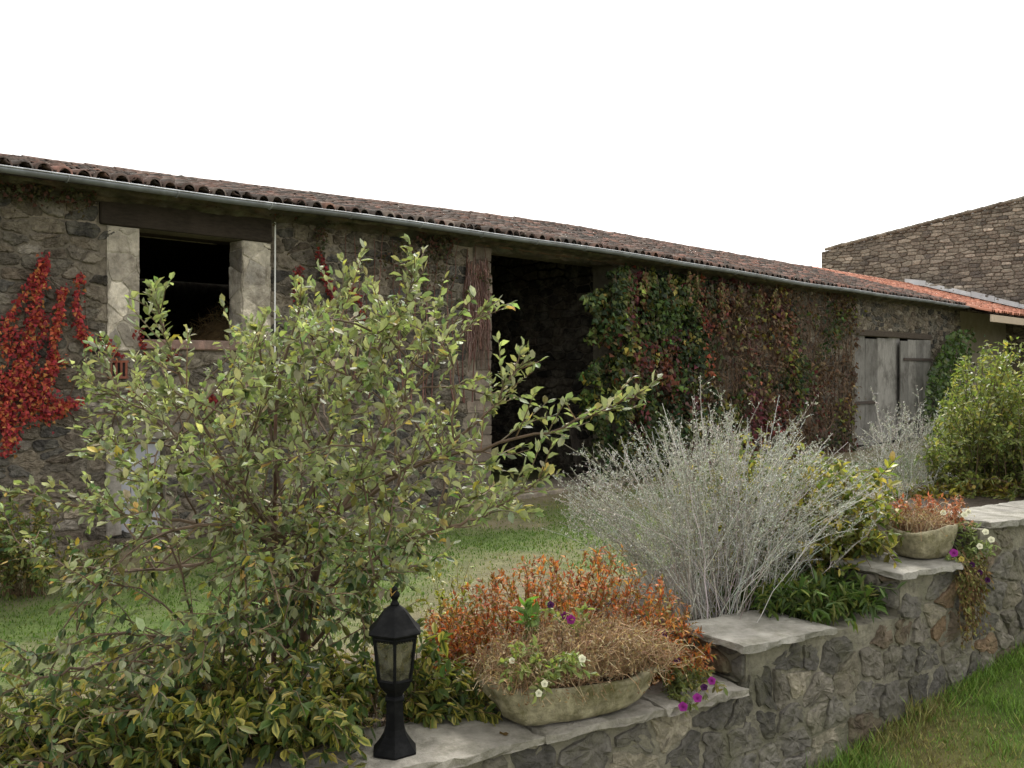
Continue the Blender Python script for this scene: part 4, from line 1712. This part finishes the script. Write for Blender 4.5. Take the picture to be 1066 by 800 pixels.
WH, PU, DP = (.75, .74, .55), (.30, .03, .26), (.06, .012, .07)
LG = [[.24, .28, .09], [.30, .34, .12], [.18, .22, .07]]
petunia('petunia', 'pale green petunia with white trumpets spilling over the trough front', [(520, 690, 0), (540, 678, 0), (560, 690, -.02), (556, 668, .02), (575, 705, -.06), (565, 722, -.09), (545, 700, -.06), (590, 690, -.03), (608, 682, -.02), (528, 705, -.05), (612, 700, -.06)], LG,
        [(533, 688, -.03, .010, WH), (567, 712, -.09, .011, WH), (561, 722, -.10, .011, WH), (606, 686, -.05, .012, WH)], 2.80, at(560, 712, 2.86))
petunia('petunia', 'purple petunia creeping down beside the end of the mossy trough', [(690, 690, 0), (705, 700, 0), (720, 712, -.04), (732, 720, -.06), (738, 705, -.03), (700, 728, -.06), (722, 735, -.1), (690, 672, 0), (745, 715, -.04), (712, 740, -.1)], [[.15, .17, .05], [.22, .21, .07], [.12, .13, .05]],
        [(711, 736, -.12, .016, PU), (726, 727, -.1, .016, PU), (741, 709, -.06, .014, PU), (733, 716, -.08, .013, DP), (705, 688, -.02, .012, DP), (692, 660, 0, .011, DP)], 3.12, at(695, 712, 3.18))
petunia('petunia', 'dark purple petunia blooming inside the orange bush', [(590, 640, 0), (575, 632, 0), (600, 655, 0), (610, 640, .02)], LG, [(594, 645, -.02, .016, (.22, .02, .16)), (588, 641, 0, .013, (.16, .015, .12)), (573, 630, 0, .013, DP), (632, 674, 0, .012, DP)], 2.98, at(590, 690, 3.05))
# pale phlox-like sprig in front of the orange bush
tips = rnd_tips(7, (535, 565), (625, 650), (2.96, 3.02))
base = np.tile(on_bed(550, 3.12), (7, 1))
clump('green_seedling', 'bright green leafy sprig standing in front of the orange bush', 'plant', base, tips, .0022, [[.15, .18, .06]], 7, (.035, .055), .45, [[.12, .21, .05], [.16, .26, .07]], M['leaf'], LEAF8, None, .05, .6)

# --- second trough planting
tips = rnd_tips(90, (925, 1012), (515, 552), (3.95, 4.15))
base = np.stack([np.interp(tips[:, 0], [1.5, 1.95], [1.6, 1.85]), np.full(90, 4.03), np.full(90, .86)], 1) + rng.normal(0, .03, (90, 3)) * [1, 1, .2]
clump('orange_sedum', 'rusty orange sedum tuft rising behind the half round trough', 'plant', base, tips, .0022, [[.30, .13, .07]], 22, (.014, .028), .4, [[.38, .15, .07], [.30, .12, .06], [.42, .22, .12], [.22, .14, .06]], M['redleaf'], LEAF4, None, .04, .3)
petunia('petunia', 'white petunia on the higher wall beside the half round trough', [(985, 555, 0), (1000, 545, .02), (1015, 560, 0), (1028, 575, -.05), (1005, 570, -.04), (1020, 548, .02), (993, 575, -.06), (1030, 560, -.03), (1012, 585, -.08), (1000, 590, -.08)], [[.20, .24, .10], [.25, .29, .13], [.16, .19, .07]],
        [(982, 534, 0, .013, WH), (1004, 536, 0, .014, WH), (1026, 554, -.05, .014, WH), (1032, 562, -.06, .014, WH), (1020, 569, -.08, .013, WH), (1008, 533, .02, .012, WH), (993, 576, -.1, .018, PU), (1001, 582, -.1, .012, (.55, .45, .12))], 3.92, at(1005, 585, 3.98))
tips = rnd_tips(75, (976, 1032), (600, 672), (3.78, 3.88), lambda px: np.full(px.shape, 596.))
base = np.array([G(float(np.dot(t - A0, GU)) * 0 + random.uniform(2.46, 2.66), random.uniform(.0, .12), .80 + random.uniform(0, .03)) for t in tips])
for t in tips:   # keep the trails just off the wall face
    tt, qq = np.dot(t - A0, GU), np.dot(t - A0, GN)
    t[:] = G(min(max(tt, 2.36), 2.85), -.045 - random.random() * .05, t[2])
o, P = clump('trailing_petunia', 'withered brown trailing plant hanging down the garden wall', 'plant', base, tips, .0016, [[.20, .12, .06], [.15, .12, .05]], 26, (.014, .028), .42, [[.19, .13, .05], [.15, .15, .05], [.24, .22, .08], [.13, .075, .04]], M['dull'], LEAF4, None, .12, .15, .5)
for (px, py) in ((1012, 588), (1020, 596), (1028, 604), (1016, 600)):
    flower(o, at(px, py, 3.83), np.array([-.3, -.9, .3]), .012, DP)


# --- silver ghost stems (perovskia)
def ghost(name, label, base_px, d0, n, xs, tops, ds, ntw, rad=.0022, extra=(), pal=None, seed=0):
    base0 = on_bed(base_px, d0)
    o = thing(name, label, 'shrub', base0)
    px = rng.uniform(xs[0], xs[1], n)
    py = np.interp(px, tops[0], tops[1]) + np.abs(rng.normal(0, 1, n)) * 45
    d = d0 + rng.uniform(ds[0], ds[1], n)
    tips = np.stack([(px - CX) / F * d, d, EYE - (py - HY) / F * d], 1)
    if len(extra):
        tips = np.concatenate([tips, np.array([at(*e) for e in extra])])
    N = len(tips)
    base = base0 + rng.normal(0, 1, (N, 3)) * [.10, .08, 0] + (tips - base0) * [.16, .16, 0]
    base[:, 2] = yard_z(base[:, 0], base[:, 1]) - .01
    u = np.linspace(0, 1, 9)[None, :, None]
    out = (tips - base) * [1, 1, 0]
    P = base[:, None] + (tips - base)[:, None] * u
    # rise first, lean later
    P -= out[:, None] * (u * (1 - u)) * rng.uniform(.2, .7, (N, 1, 1))
    P[..., 2] += (u * (1 - u))[..., 0] * np.linalg.norm(out, axis=1)[:, None] * rng.uniform(-.05, .35, (N, 1))
    P[:, 1:] += np.cumsum(rng.normal(0, .011, P[:, 1:].shape) * [1, 1, .6], 1)
    pal = pal or [[.40, .39, .36], [.31, .30, .27], [.50, .49, .46], [.22, .20, .17]]
    mb = MB()
    rods(mb, P, rad, rad * .55, pick(pal, N))
    m = N * ntw
    i = rng.integers(0, N, m)
    uu = .25 + .72 * rng.random(m) ** .8
    k = np.minimum((uu * 8).astype(int), 7)
    fr = (uu * 8 - k)[:, None]
    p = P[i, k] * (1 - fr) + P[i, k + 1] * fr
    T = norm(P[i, k + 1] - P[i, k])
    D = norm(T * .7 + rdir(m) * .9 + [0, 0, .25])
    Lt = rng.uniform(.03, .13, m) * (1.15 - uu * .6)
    tp = arcs(p, p + D * Lt[:, None], Lt * .06, 3)
    rods(mb, tp, rad * .42, rad * .25, pick(pal, m))
    mb.build('stems', M['drystem'], o)
    # small ashen leaves and dried flower whorls along twigs and stem ends
    m2 = m * 7
    j = rng.integers(0, m, m2)
    v = rng.random((m2, 1))
    q = tp[j, 0] * (1 - v) + tp[j, 2] * v
    q2i = rng.integers(0, N, N * 36)
    v2 = .5 + .5 * rng.random(N * 36)
    k2 = np.minimum((v2 * 8).astype(int), 7)
    f2 = (v2 * 8 - k2)[:, None]
    qq = P[q2i, k2] * (1 - f2) + P[q2i, k2 + 1] * f2
    q = np.concatenate([q, qq]) + rng.normal(0, .002, (m2 + len(qq), 3))
    nn = len(q)
    mb = MB()
    leaves(mb, q, rdir(nn) + [0, 0, .5], rdir(nn), rng.uniform(.006, .014, nn), rng.uniform(.0035, .006, nn), pick([[.40, .41, .36], [.32, .33, .27], [.52, .52, .48], [.26, .28, .20]], nn), LEAF4)
    mb.build('foliage', M['ashleaf'], o)
    return o


ghost('russian_sage', 'wide bush of bare silver white stems behind the second cap slab', 742, 3.75, 270, (575, 915), ([575, 600, 640, 690, 730, 780, 820, 870, 915], [500, 468, 455, 428, 420, 428, 435, 455, 488]), (-.28, .65), 14, .0017,
      [(742, 404, 3.9), (735, 395, 3.9), (752, 412, 3.85), (720, 416, 3.9), (820, 405, 4.0), (845, 410, 4.0), (790, 412, 4.0), (690, 418, 3.8), (600, 462, 3.6), (578, 500, 3.6), (910, 498, 3.7), (918, 510, 3.6), (905, 520, 3.5), (880, 470, 3.9), (582, 490, 3.7), (605, 480, 3.5)])
ghost('russian_sage', 'smaller tuft of pale bare stems before the grey plank door', 935, 5.3, 90, (885, 990), ([885, 905, 935, 960, 990], [455, 435, 425, 415, 440]), (-.2, .5), 10, .0017,
      [(905, 400, 5.4), (960, 405, 5.4), (985, 412, 5.4), (975, 425, 5.3)])

# --- yellowing shrub behind the sage
topf = lambda px: np.interp(px, [690, 740, 780, 840, 880, 915, 945], [500, 455, 445, 465, 480, 495, 530])
tips = np.concatenate([rnd_tips(230, (700, 945), (440, 600), (3.95, 4.7), topf), rnd_tips(100, (845, 940), (478, 598), (3.66, 3.95))])
base = np.stack([np.interp(tips[:, 0], [.7, 2.0], [1.1, 1.6]) + rng.normal(0, .08, 330), np.full(330, 4.45) + rng.normal(0, .1, 330), np.zeros(330)], 1)
base[:, 2] = yard_z(base[:, 0], base[:, 1]) - .01
clump('yellowing_forsythia', 'yellow and olive leaved shrub behind the silver stemmed bush', 'shrub', base, tips, .0028, [[.13, .09, .05]], 22, (.03, .055), .42,
      [[.17, .19, .05], [.30, .27, .06], [.46, .38, .09], [.11, .15, .035], [.24, .18, .06]], M['leaf'], LEAF8, None, .06, .25, .2, pw=[4, 2.5, 1.3, 3, 1])
# --- lance leaved green perennial on the wall step
N_t = 300
tq = rng.uniform(1.62, 2.04, N_t)
qq = rng.uniform(.10, .55, N_t)
base = np.array([G(a, b, .615) for a, b in zip(tq, qq)])
base[:, 2] = np.where(qq > .3, yard_z(base[:, 0], base[:, 1]), .604)
tips = base + rng.normal(0, .06, (N_t, 3)) * [1, 1, 0] - GN * rng.uniform(-.03, .10, (N_t, 1)) + UP * rng.uniform(.03, .15, (N_t, 1))
clump('lance_leaf_perennial', 'fresh green clump of narrow leaves spilling over the wall step', 'plant', base, tips, .0018, [[.10, .13, .04]], 12, (.035, .07), .2,
      [[.07, .115, .028], [.10, .15, .035], [.05, .085, .022], [.16, .18, .05]], M['leaf'], LEAF8, None, .18, .25, .25, spread=.7)
# --- olive shrub on the right
topf = lambda px: np.interp(px, [955, 975, 1000, 1030, 1070, 1130, 1180], [470, 430, 370, 350, 352, 370, 450])
tips = rnd_tips(1000, (955, 1180), (345, 556), (4.9, 6.3), topf)
base = np.stack([np.interp(tips[:, 0], [2.1, 3.8], [2.5, 3.3]) + rng.normal(0, .1, 1000), np.full(1000, 5.6) + rng.normal(0, .15, 1000), np.zeros(1000)], 1)
base[:, 2] = yard_z(base[:, 0], base[:, 1]) - .02
clump('olive_green_shrub', 'tall yellow green bush growing in front of the outbuilding', 'shrub', base, tips, .003, [[.12, .09, .06]], 44, (.020, .042), .42,
      [[.18, .21, .06], [.25, .26, .085], [.12, .15, .04], [.36, .33, .09], [.14, .175, .07]], M['leaf'], LEAF8, None, .08, .2, .2, pw=[4, 3, 3, 1.3, 2])
tips = rnd_tips(130, (960, 1075), (505, 548), (5.0, 5.5))
base = np.stack([tips[:, 0] * .96 + .05, np.full(130, 5.4), np.zeros(130)], 1) + rng.normal(0, .05, (130, 3)) * [1, 1, 0]
base[:, 2] = yard_z(base[:, 0], base[:, 1]) - .01
clump('yellow_ground_shrub', 'low golden green shrub along the top of the highest wall', 'shrub', base, tips, .0022, [[.12, .09, .05]], 20, (.028, .05), .42,
      [[.22, .20, .04], [.14, .15, .035], [.34, .27, .06], [.16, .10, .04]], M['leaf'], LEAF8, None, .1)
# --- bushes at the foot of the barn on the far left
for (x0, x1, y0, y1, d, nm, lab) in ((-30, 62, 505, 600, 6.6, 'olive_bush', 'loose olive bush at the foot of the barn wall under the red creeper'),
                                    (60, 128, 560, 600, 7.1, 'golden_weed', 'small golden weed tuft near the pale hatch')):
    nt_ = 110 if d < 7 else 30
    tips = rnd_tips(nt_, (x0, x1), (y0, y1), (d - .4, d + .3))
    c_ = at((x0 + x1) / 2, 0, d)
    base = np.stack([c_[0] + (tips[:, 0] - c_[0]) * .5, np.full(nt_, d), np.zeros(nt_)], 1) + rng.normal(0, .04, (nt_, 3)) * [1, 1, 0]
    base[:, 2] = yard_z(base[:, 0], base[:, 1]) - .01
    clump(nm, lab, 'bush', base, tips, .003, [[.13, .09, .05]], 20, (.03, .06), .42, [[.11, .14, .04], [.17, .19, .07], [.08, .11, .03], [.24, .19, .05]], M['dull'], LEAF8, None, .05)


# ------------------------------------------------------------------ climbers on the barn
def wall_pts(px, py, w):
    k = (px - CX) / F
    o = P0[None] + BN[None] * w[:, None]
    s = (k * o[:, 1] - o[:, 0]) / (BU[0] - k * BU[1])
    d = o[:, 1] + s * BU[1]
    z = EYE - (py - HY) / F * d
    return o + s[:, None] * BU + z[:, None] * UP


def climber(name, label, px, py, w, size, pal, mat, pw=None, colors=None, tpl=LEAFV, cat='creeper', stems=None, stem_col=None, stem_r=.006, zclip=True):
    P = wall_pts(px, py, w)
    n = len(P)
    o = thing(name, label, cat, P[np.argmin(P[:, 2])])
    D = norm(np.array([0, 0, -1.]) + rdir(n) * 1.0 - BN * .3)
    U = norm(-BN + rdir(n) * .8 + UP * .35)
    L = rng.uniform(size[0], size[1], n)
    mb = MB()
    leaves(mb, P, D, U, L, L * rng.uniform(.7, 1., n), colors if colors is not None else pick(pal, n, .2, pw), tpl)
    mb.build('foliage', mat, o)
    if stems:
        m2 = MB()
        for st in stems:
            a = np.array(st, float)
            C = wall_pts(a[:, 0], a[:, 1], np.full(len(a), -.035 - random.random() * .02))
            C = spline(C, max(6, len(a) * 4)) + rng.normal(0, .008, (max(6, len(a) * 4), 3))
            tube(m2, C, np.linspace(stem_r, stem_r * .4, len(C)), 4, np.array(stem_col or (.10, .06, .04)) * random.uniform(.7, 1.3), False)
        m2.build('stems', M['twig'], o)
    return o


def along(strands, per, spread):
    X, Y = [], []
    for st, nn, sp in strands:
        a = np.array(st, float)
        u = rng.random(nn) * (len(a) - 1)
        i = u.astype(int)
        f_ = u - i
        X.append(a[i, 0] * (1 - f_) + a[i + 1, 0] * f_ + rng.normal(0, sp, nn))
        Y.append(a[i, 1] * (1 - f_) + a[i + 1, 1] * f_ + rng.normal(0, sp, nn))
    return np.concatenate(X), np.concatenate(Y)


RED = [[.36, .05, .045], [.27, .03, .04], [.44, .11, .05], [.19, .025, .035], [.46, .22, .07]]
st1 = [([(5, 420), (25, 370), (38, 310), (48, 268)], 260, 3.5), ([(10, 330), (28, 300), (44, 275)], 60, 2.5), ([(50, 405), (58, 350), (66, 300)], 150, 2.6), ([(22, 400), (45, 345), (40, 320)], 80, 3),
       ([(84, 285), (78, 320), (84, 345), (94, 358)], 120, 2.8), ([(-15, 340), (12, 350), (20, 400)], 150, 10), ([(-10, 400), (30, 405), (55, 425)], 190, 9), ([(-10, 430), (20, 432), (62, 425)], 150, 7),
       ([(0, 425), (12, 450), (8, 468)], 100, 5), ([(60, 422), (85, 420)], 40, 3), ([(95, 362), (110, 355), (125, 372)], 30, 3), ([(35, 395), (60, 380), (62, 372)], 60, 5)]
st1 = [(a_, int(n_ * 2.3), p_) for a_, n_, p_ in st1]
px, py = along(st1, 1, 1)
climber('virginia_creeper', 'scarlet creeper climbing the barn wall in thin fingers at far left', px, py, -rng.uniform(.04, .13, len(px)), (.022, .046), RED, M['redleaf'], [4, 3, 3, 2, 1.5], None, LEAFV, 'creeper',
        [[(-10, 470), (10, 420), (30, 360), (48, 268)], [(20, 440), (50, 400), (66, 300)], [(0, 400), (20, 330), (44, 275)], [(70, 420), (90, 360), (84, 285)]])
st2 = [([(312, 278), (309, 300), (312, 316)], 80, 2), ([(330, 262), (340, 290), (350, 315)], 110, 2.2), ([(362, 292), (372, 310), (378, 330)], 60, 3), ([(140, 402), (150, 408)], 16, 4), ([(215, 420), (225, 415)], 40, 4), ([(145, 345), (150, 362)], 18, 3), ([(175, 368), (185, 372)], 20, 4)]
st2 = [(a_, int(n_ * 1.8), p_) for a_, n_, p_ in st2]
px, py = along(st2, 1, 1)
climber('virginia_creeper', 'two short crimson creeper strands right of the white cable', px, py, -rng.uniform(.04, .10, len(px)), (.022, .045), [[.20, .025, .03], [.14, .02, .025], [.28, .05, .03]], M['redleaf'], None, None, LEAFV, 'creeper',
        [[(312, 400), (309, 340), (312, 278)], [(372, 400), (352, 320), (330, 262)]])
# dark vine, cable to doorway, plus leaves added further left to darken under eave
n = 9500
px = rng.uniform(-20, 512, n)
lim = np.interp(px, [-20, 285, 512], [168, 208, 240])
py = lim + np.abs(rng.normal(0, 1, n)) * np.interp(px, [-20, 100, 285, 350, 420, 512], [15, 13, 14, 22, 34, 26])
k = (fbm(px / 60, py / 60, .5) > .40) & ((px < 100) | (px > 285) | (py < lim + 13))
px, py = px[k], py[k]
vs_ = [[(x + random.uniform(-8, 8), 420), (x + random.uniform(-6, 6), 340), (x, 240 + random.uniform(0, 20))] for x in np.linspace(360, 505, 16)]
climber('dry_vine_dark_band', 'dark dry vine beside the tall doorway with a leaf band added to darken under the gutter', px, py, -rng.uniform(.03, .22, len(px)), (.022, .05), [[.06, .05, .028], [.08, .07, .032], [.10, .045, .032], [.05, .058, .026]], M['dull'], None, None, LEAFV, 'vine', vs_, (.17, .085, .07), .008)
# pink brown root curtain on the doorway jamb
n = 420
a = rng.uniform(486, 508, n)
A = wall_pts(a, rng.uniform(268, 330, n), np.full(n, -.06))
Bb = A + UP * -rng.uniform(.25, .7, (n, 1)) + rng.normal(0, .03, (n, 3)) * [1, 1, 0]
o = thing('root_curtain', 'pinkish brown aerial roots hanging over the doorway edge', 'vine', Bb[0])
mb = MB()
Pq = arcs(A, Bb, np.zeros(n), 6)
Pq[:, 1:] += rng.normal(0, .010, Pq[:, 1:].shape)
rods(mb, Pq, .006, .003, pick([[.22, .13, .11], [.16, .085, .07], [.30, .21, .18], [.12, .08, .06]], n))
mb.build('roots', M['drystem'], o)
# ivy and creeper right of the doorway
def zonecol(px, py):
    n = len(px)
    g = pick([[.03, .055, .016], [.05, .08, .02], [.085, .11, .03], [.025, .045, .018]], n, .3)
    r = pick([[.12, .03, .035], [.09, .025, .03], [.19, .06, .035], [.13, .045, .045]], n, .3)
    b = pick([[.14, .085, .045], [.10, .06, .038], [.18, .125, .07], [.085, .06, .04]], n)
    nz = fbm(px / 30. + 4, py / 30. + 2, 1.0)
    pg = np.interp(px, [600, 680, 730, 830, 890], [1.4, 1.0, .62, .25, .12]) + (nz - .5) * 2.8
    pr = .5 + (fbm(px / 26. + 40, py / 26. + 9, 1.0) - .5) * 2.2 - np.interp(px, [800, 890], [0, .55])
    u = rng.random(n)
    c = np.where((u < pg)[:, None], g, np.where((rng.random(n) < pr)[:, None], r, b))
    return c


def edge(y):
    return 628 + (fbm(y / 16., y * 0 + 3, 1.0) - .5) * 84 - sstep(300, 420, y) * 12


def tb(x):
    return np.interp(x, [608, 650, 700, 892], [274, 274, 282, 306]), np.interp(x, [608, 660, 700, 890], [505, 505, 500, 470])


n = 9000     # low mat on the wall
px = rng.uniform(606, 892, n)
t_, b_ = tb(px)
py = t_ + (b_ - t_) * rng.random(n)
k = ((fbm(px / 40., py / 40., .9) > .42) | ((px < 700) & (fbm(px / 40., py / 40., .9) > .3))) & (px > edge(py))
PX, PY, PW, PC = [px[k]], [py[k]], [-.03 - .08 * rng.random(k.sum())], [zonecol(px[k], py[k]) * .8]
YG = [[.17, .18, .04], [.24, .20, .05], [.13, .15, .03]]
for q in range(270):   # ragged strands hanging one over the other
    x0 = 606 + 284 * (random.random() * .45 if random.random() < .45 else random.random())
    t0, b0_ = (float(v) for v in tb(x0))
    y0 = t0 + (b0_ - t0) * random.random() ** 1.6 * .8
    ln = random.uniform(22, 85) * (1 - .35 * (x0 - 606) / 284)
    nn = int(ln * random.uniform(.9, 1.5))
    u = rng.random(nn)
    px = x0 + np.cumsum(rng.normal(0, .25, nn))[np.argsort(np.argsort(u))] + rng.normal(0, 1, nn) * (1.2 + 3.6 * np.sin(np.pi * np.clip(u, .05, .95)))
    py = y0 + u * ln
    bul = float(np.interp(x0, [606, 650, 720, 790, 892], [.40, .48, .36, .22, .15]))
    w = -.05 - bul * random.random() * (.5 + .5 * np.sin(np.pi * u)) - rng.random(nn) * .07
    base_c = zonecol(np.full(1, x0), np.full(1, y0 + ln / 2))[0]
    if random.random() < .16:
        base_c = np.array(random.choice(YG))
    cc = base_c * np.exp(rng.normal(0, .3, (nn, 1))) * np.exp(rng.normal(0, .1, (nn, 3)))
    mixin = rng.random(nn) < .35
    cc[mixin] = zonecol(px, py)[mixin]
    k = px > edge(py)
    PX.append(px[k]); PY.append(py[k]); PW.append(w[k]); PC.append(cc[k])
px, py, w, ivyc = map(np.concatenate, (PX, PY, PW, PC))
big = climber('boston_ivy', 'thick ivy and creeper in green wine red and brown between doorway and plank door', px, py, w, (.035, .10), [], M['redleaf'], None, ivyc, LEAFV, 'ivy',
              [[(x + random.uniform(-10, 10), 480), (x + random.uniform(-10, 10), 400), (x, 320 + random.uniform(-15, 25))] for x in np.linspace(640, 885, 60)], (.13, .09, .065), .012)
n = 3000      # bare brown twigs over the wall near the plank door
px_ = rng.uniform(735, 888, n)
A = wall_pts(px_, rng.uniform(300, 460, n), -rng.uniform(.02, .12, n))
Bb = A + UP * rng.normal(-.05, .16, (n, 1)) + BU * rng.normal(0, .17, (n, 1)) - BN * rng.normal(.0, .03, (n, 1))
mb = MB()
prisms(mb, A, Bb, .0055, .003, pick([[.15, .095, .06], [.19, .13, .085], [.11, .065, .045]], n))
mb.build('bare_twigs', M['drystem'], big)
# hanging tendrils from the gutter
tl = [(640, 290, 330, 0), (655, 285, 345, 1), (672, 282, 322, 1), (697, 285, 320, 1), (718, 282, 316, 2), (726, 286, 330, 2), (752, 292, 318, 1), (770, 296, 318, 2), (792, 300, 318, 1), (808, 300, 322, 2), (684, 290, 350, 0), (741, 296, 320, 0)]
hang = thing('hanging_creeper', 'orange tipped creeper tendrils dangling from the gutter over the ivy', 'creeper', B(9.5, -.3, 2.5))
for (x, a, b, kind) in tl:
    nn = int((b - a) * 3.2)
    u = rng.random(nn)
    px = x + rng.normal(0, 1, nn) * (.8 + 2.2 * np.sin(np.pi * u * .9))
    py = a + (b - a) * u
    cc = pick([[[.05, .07, .02], [.07, .06, .03]], [[.10, .12, .03], [.15, .08, .035], [.18, .10, .05]], [[.17, .15, .05], [.18, .10, .05], [.11, .12, .035]]][kind], nn)
    P = wall_pts(px, py, -rng.uniform(.20, .40, nn))
    m2 = MB()
    leaves(m2, P, norm(np.array([0, 0, -1.]) + rdir(nn) * .6), norm(-BN + rdir(nn) * .5), rng.uniform(.035, .075, nn), rng.uniform(.03, .06, nn), cc, LEAFV)
    C = spline(wall_pts(np.array([x, x + 1., x]), np.array([a - 4., (a + b) / 2, b]), np.full(3, -.30)), 10)
    tube(m2, C, np.linspace(.006, .002, 10), 4, (.13, .08, .05), False)
    m2.build('tendril', M['redleaf'], hang)
# green climber right of the plank door
n = 2600
px = np.concatenate([rng.uniform(964, 1012, n // 2), rng.normal(985, 14, n // 2)])
py = np.interp(px, [950, 970, 990, 1015], [430, 380, 345, 340]) + rng.random(n) * 120
k = px > 962
px, py = px[k], py[k]
climber('climbing_rose', 'dark green climber on the barn corner right of the plank door', px, py, -rng.uniform(.05, .7, len(px)), (.06, .12), [[.05, .09, .03], [.07, .12, .03], [.11, .15, .045], [.04, .065, .02]], M['leaf'], None, None, LEAF8, 'climber')

# fallen leaves on the bed, the slabs and the turf
n = 2600
tq, qq = rng.uniform(-2.5, 3, n), np.abs(rng.normal(0, .7, n)) + .02
P = A0 + tq[:, None] * GU + qq[:, None] * GN
zt = np.array([top_at(t) for t in tq])
P[:, 2] = np.where(qq < .29, zt + .006, yard_z(P[:, 0], P[:, 1]) + .006)
k = (qq > .29) | (rng.random(n) < .07)
P = P[k]
n = len(P)
mb = MB()
leaves(mb, P, norm(rdir(n) * [1, 1, .15]), norm(rdir(n) * .35 + UP), rng.uniform(.02, .055, n), rng.uniform(.012, .026, n), pick([[.22, .14, .06], [.30, .22, .08], [.14, .09, .05], [.16, .15, .06]], n), LEAF8)
o = mb.build('leaf_litter', M['dull'])
o['kind'] = 'stuff'
o['label'] = 'brown and yellow fallen leaves scattered on the flower bed'
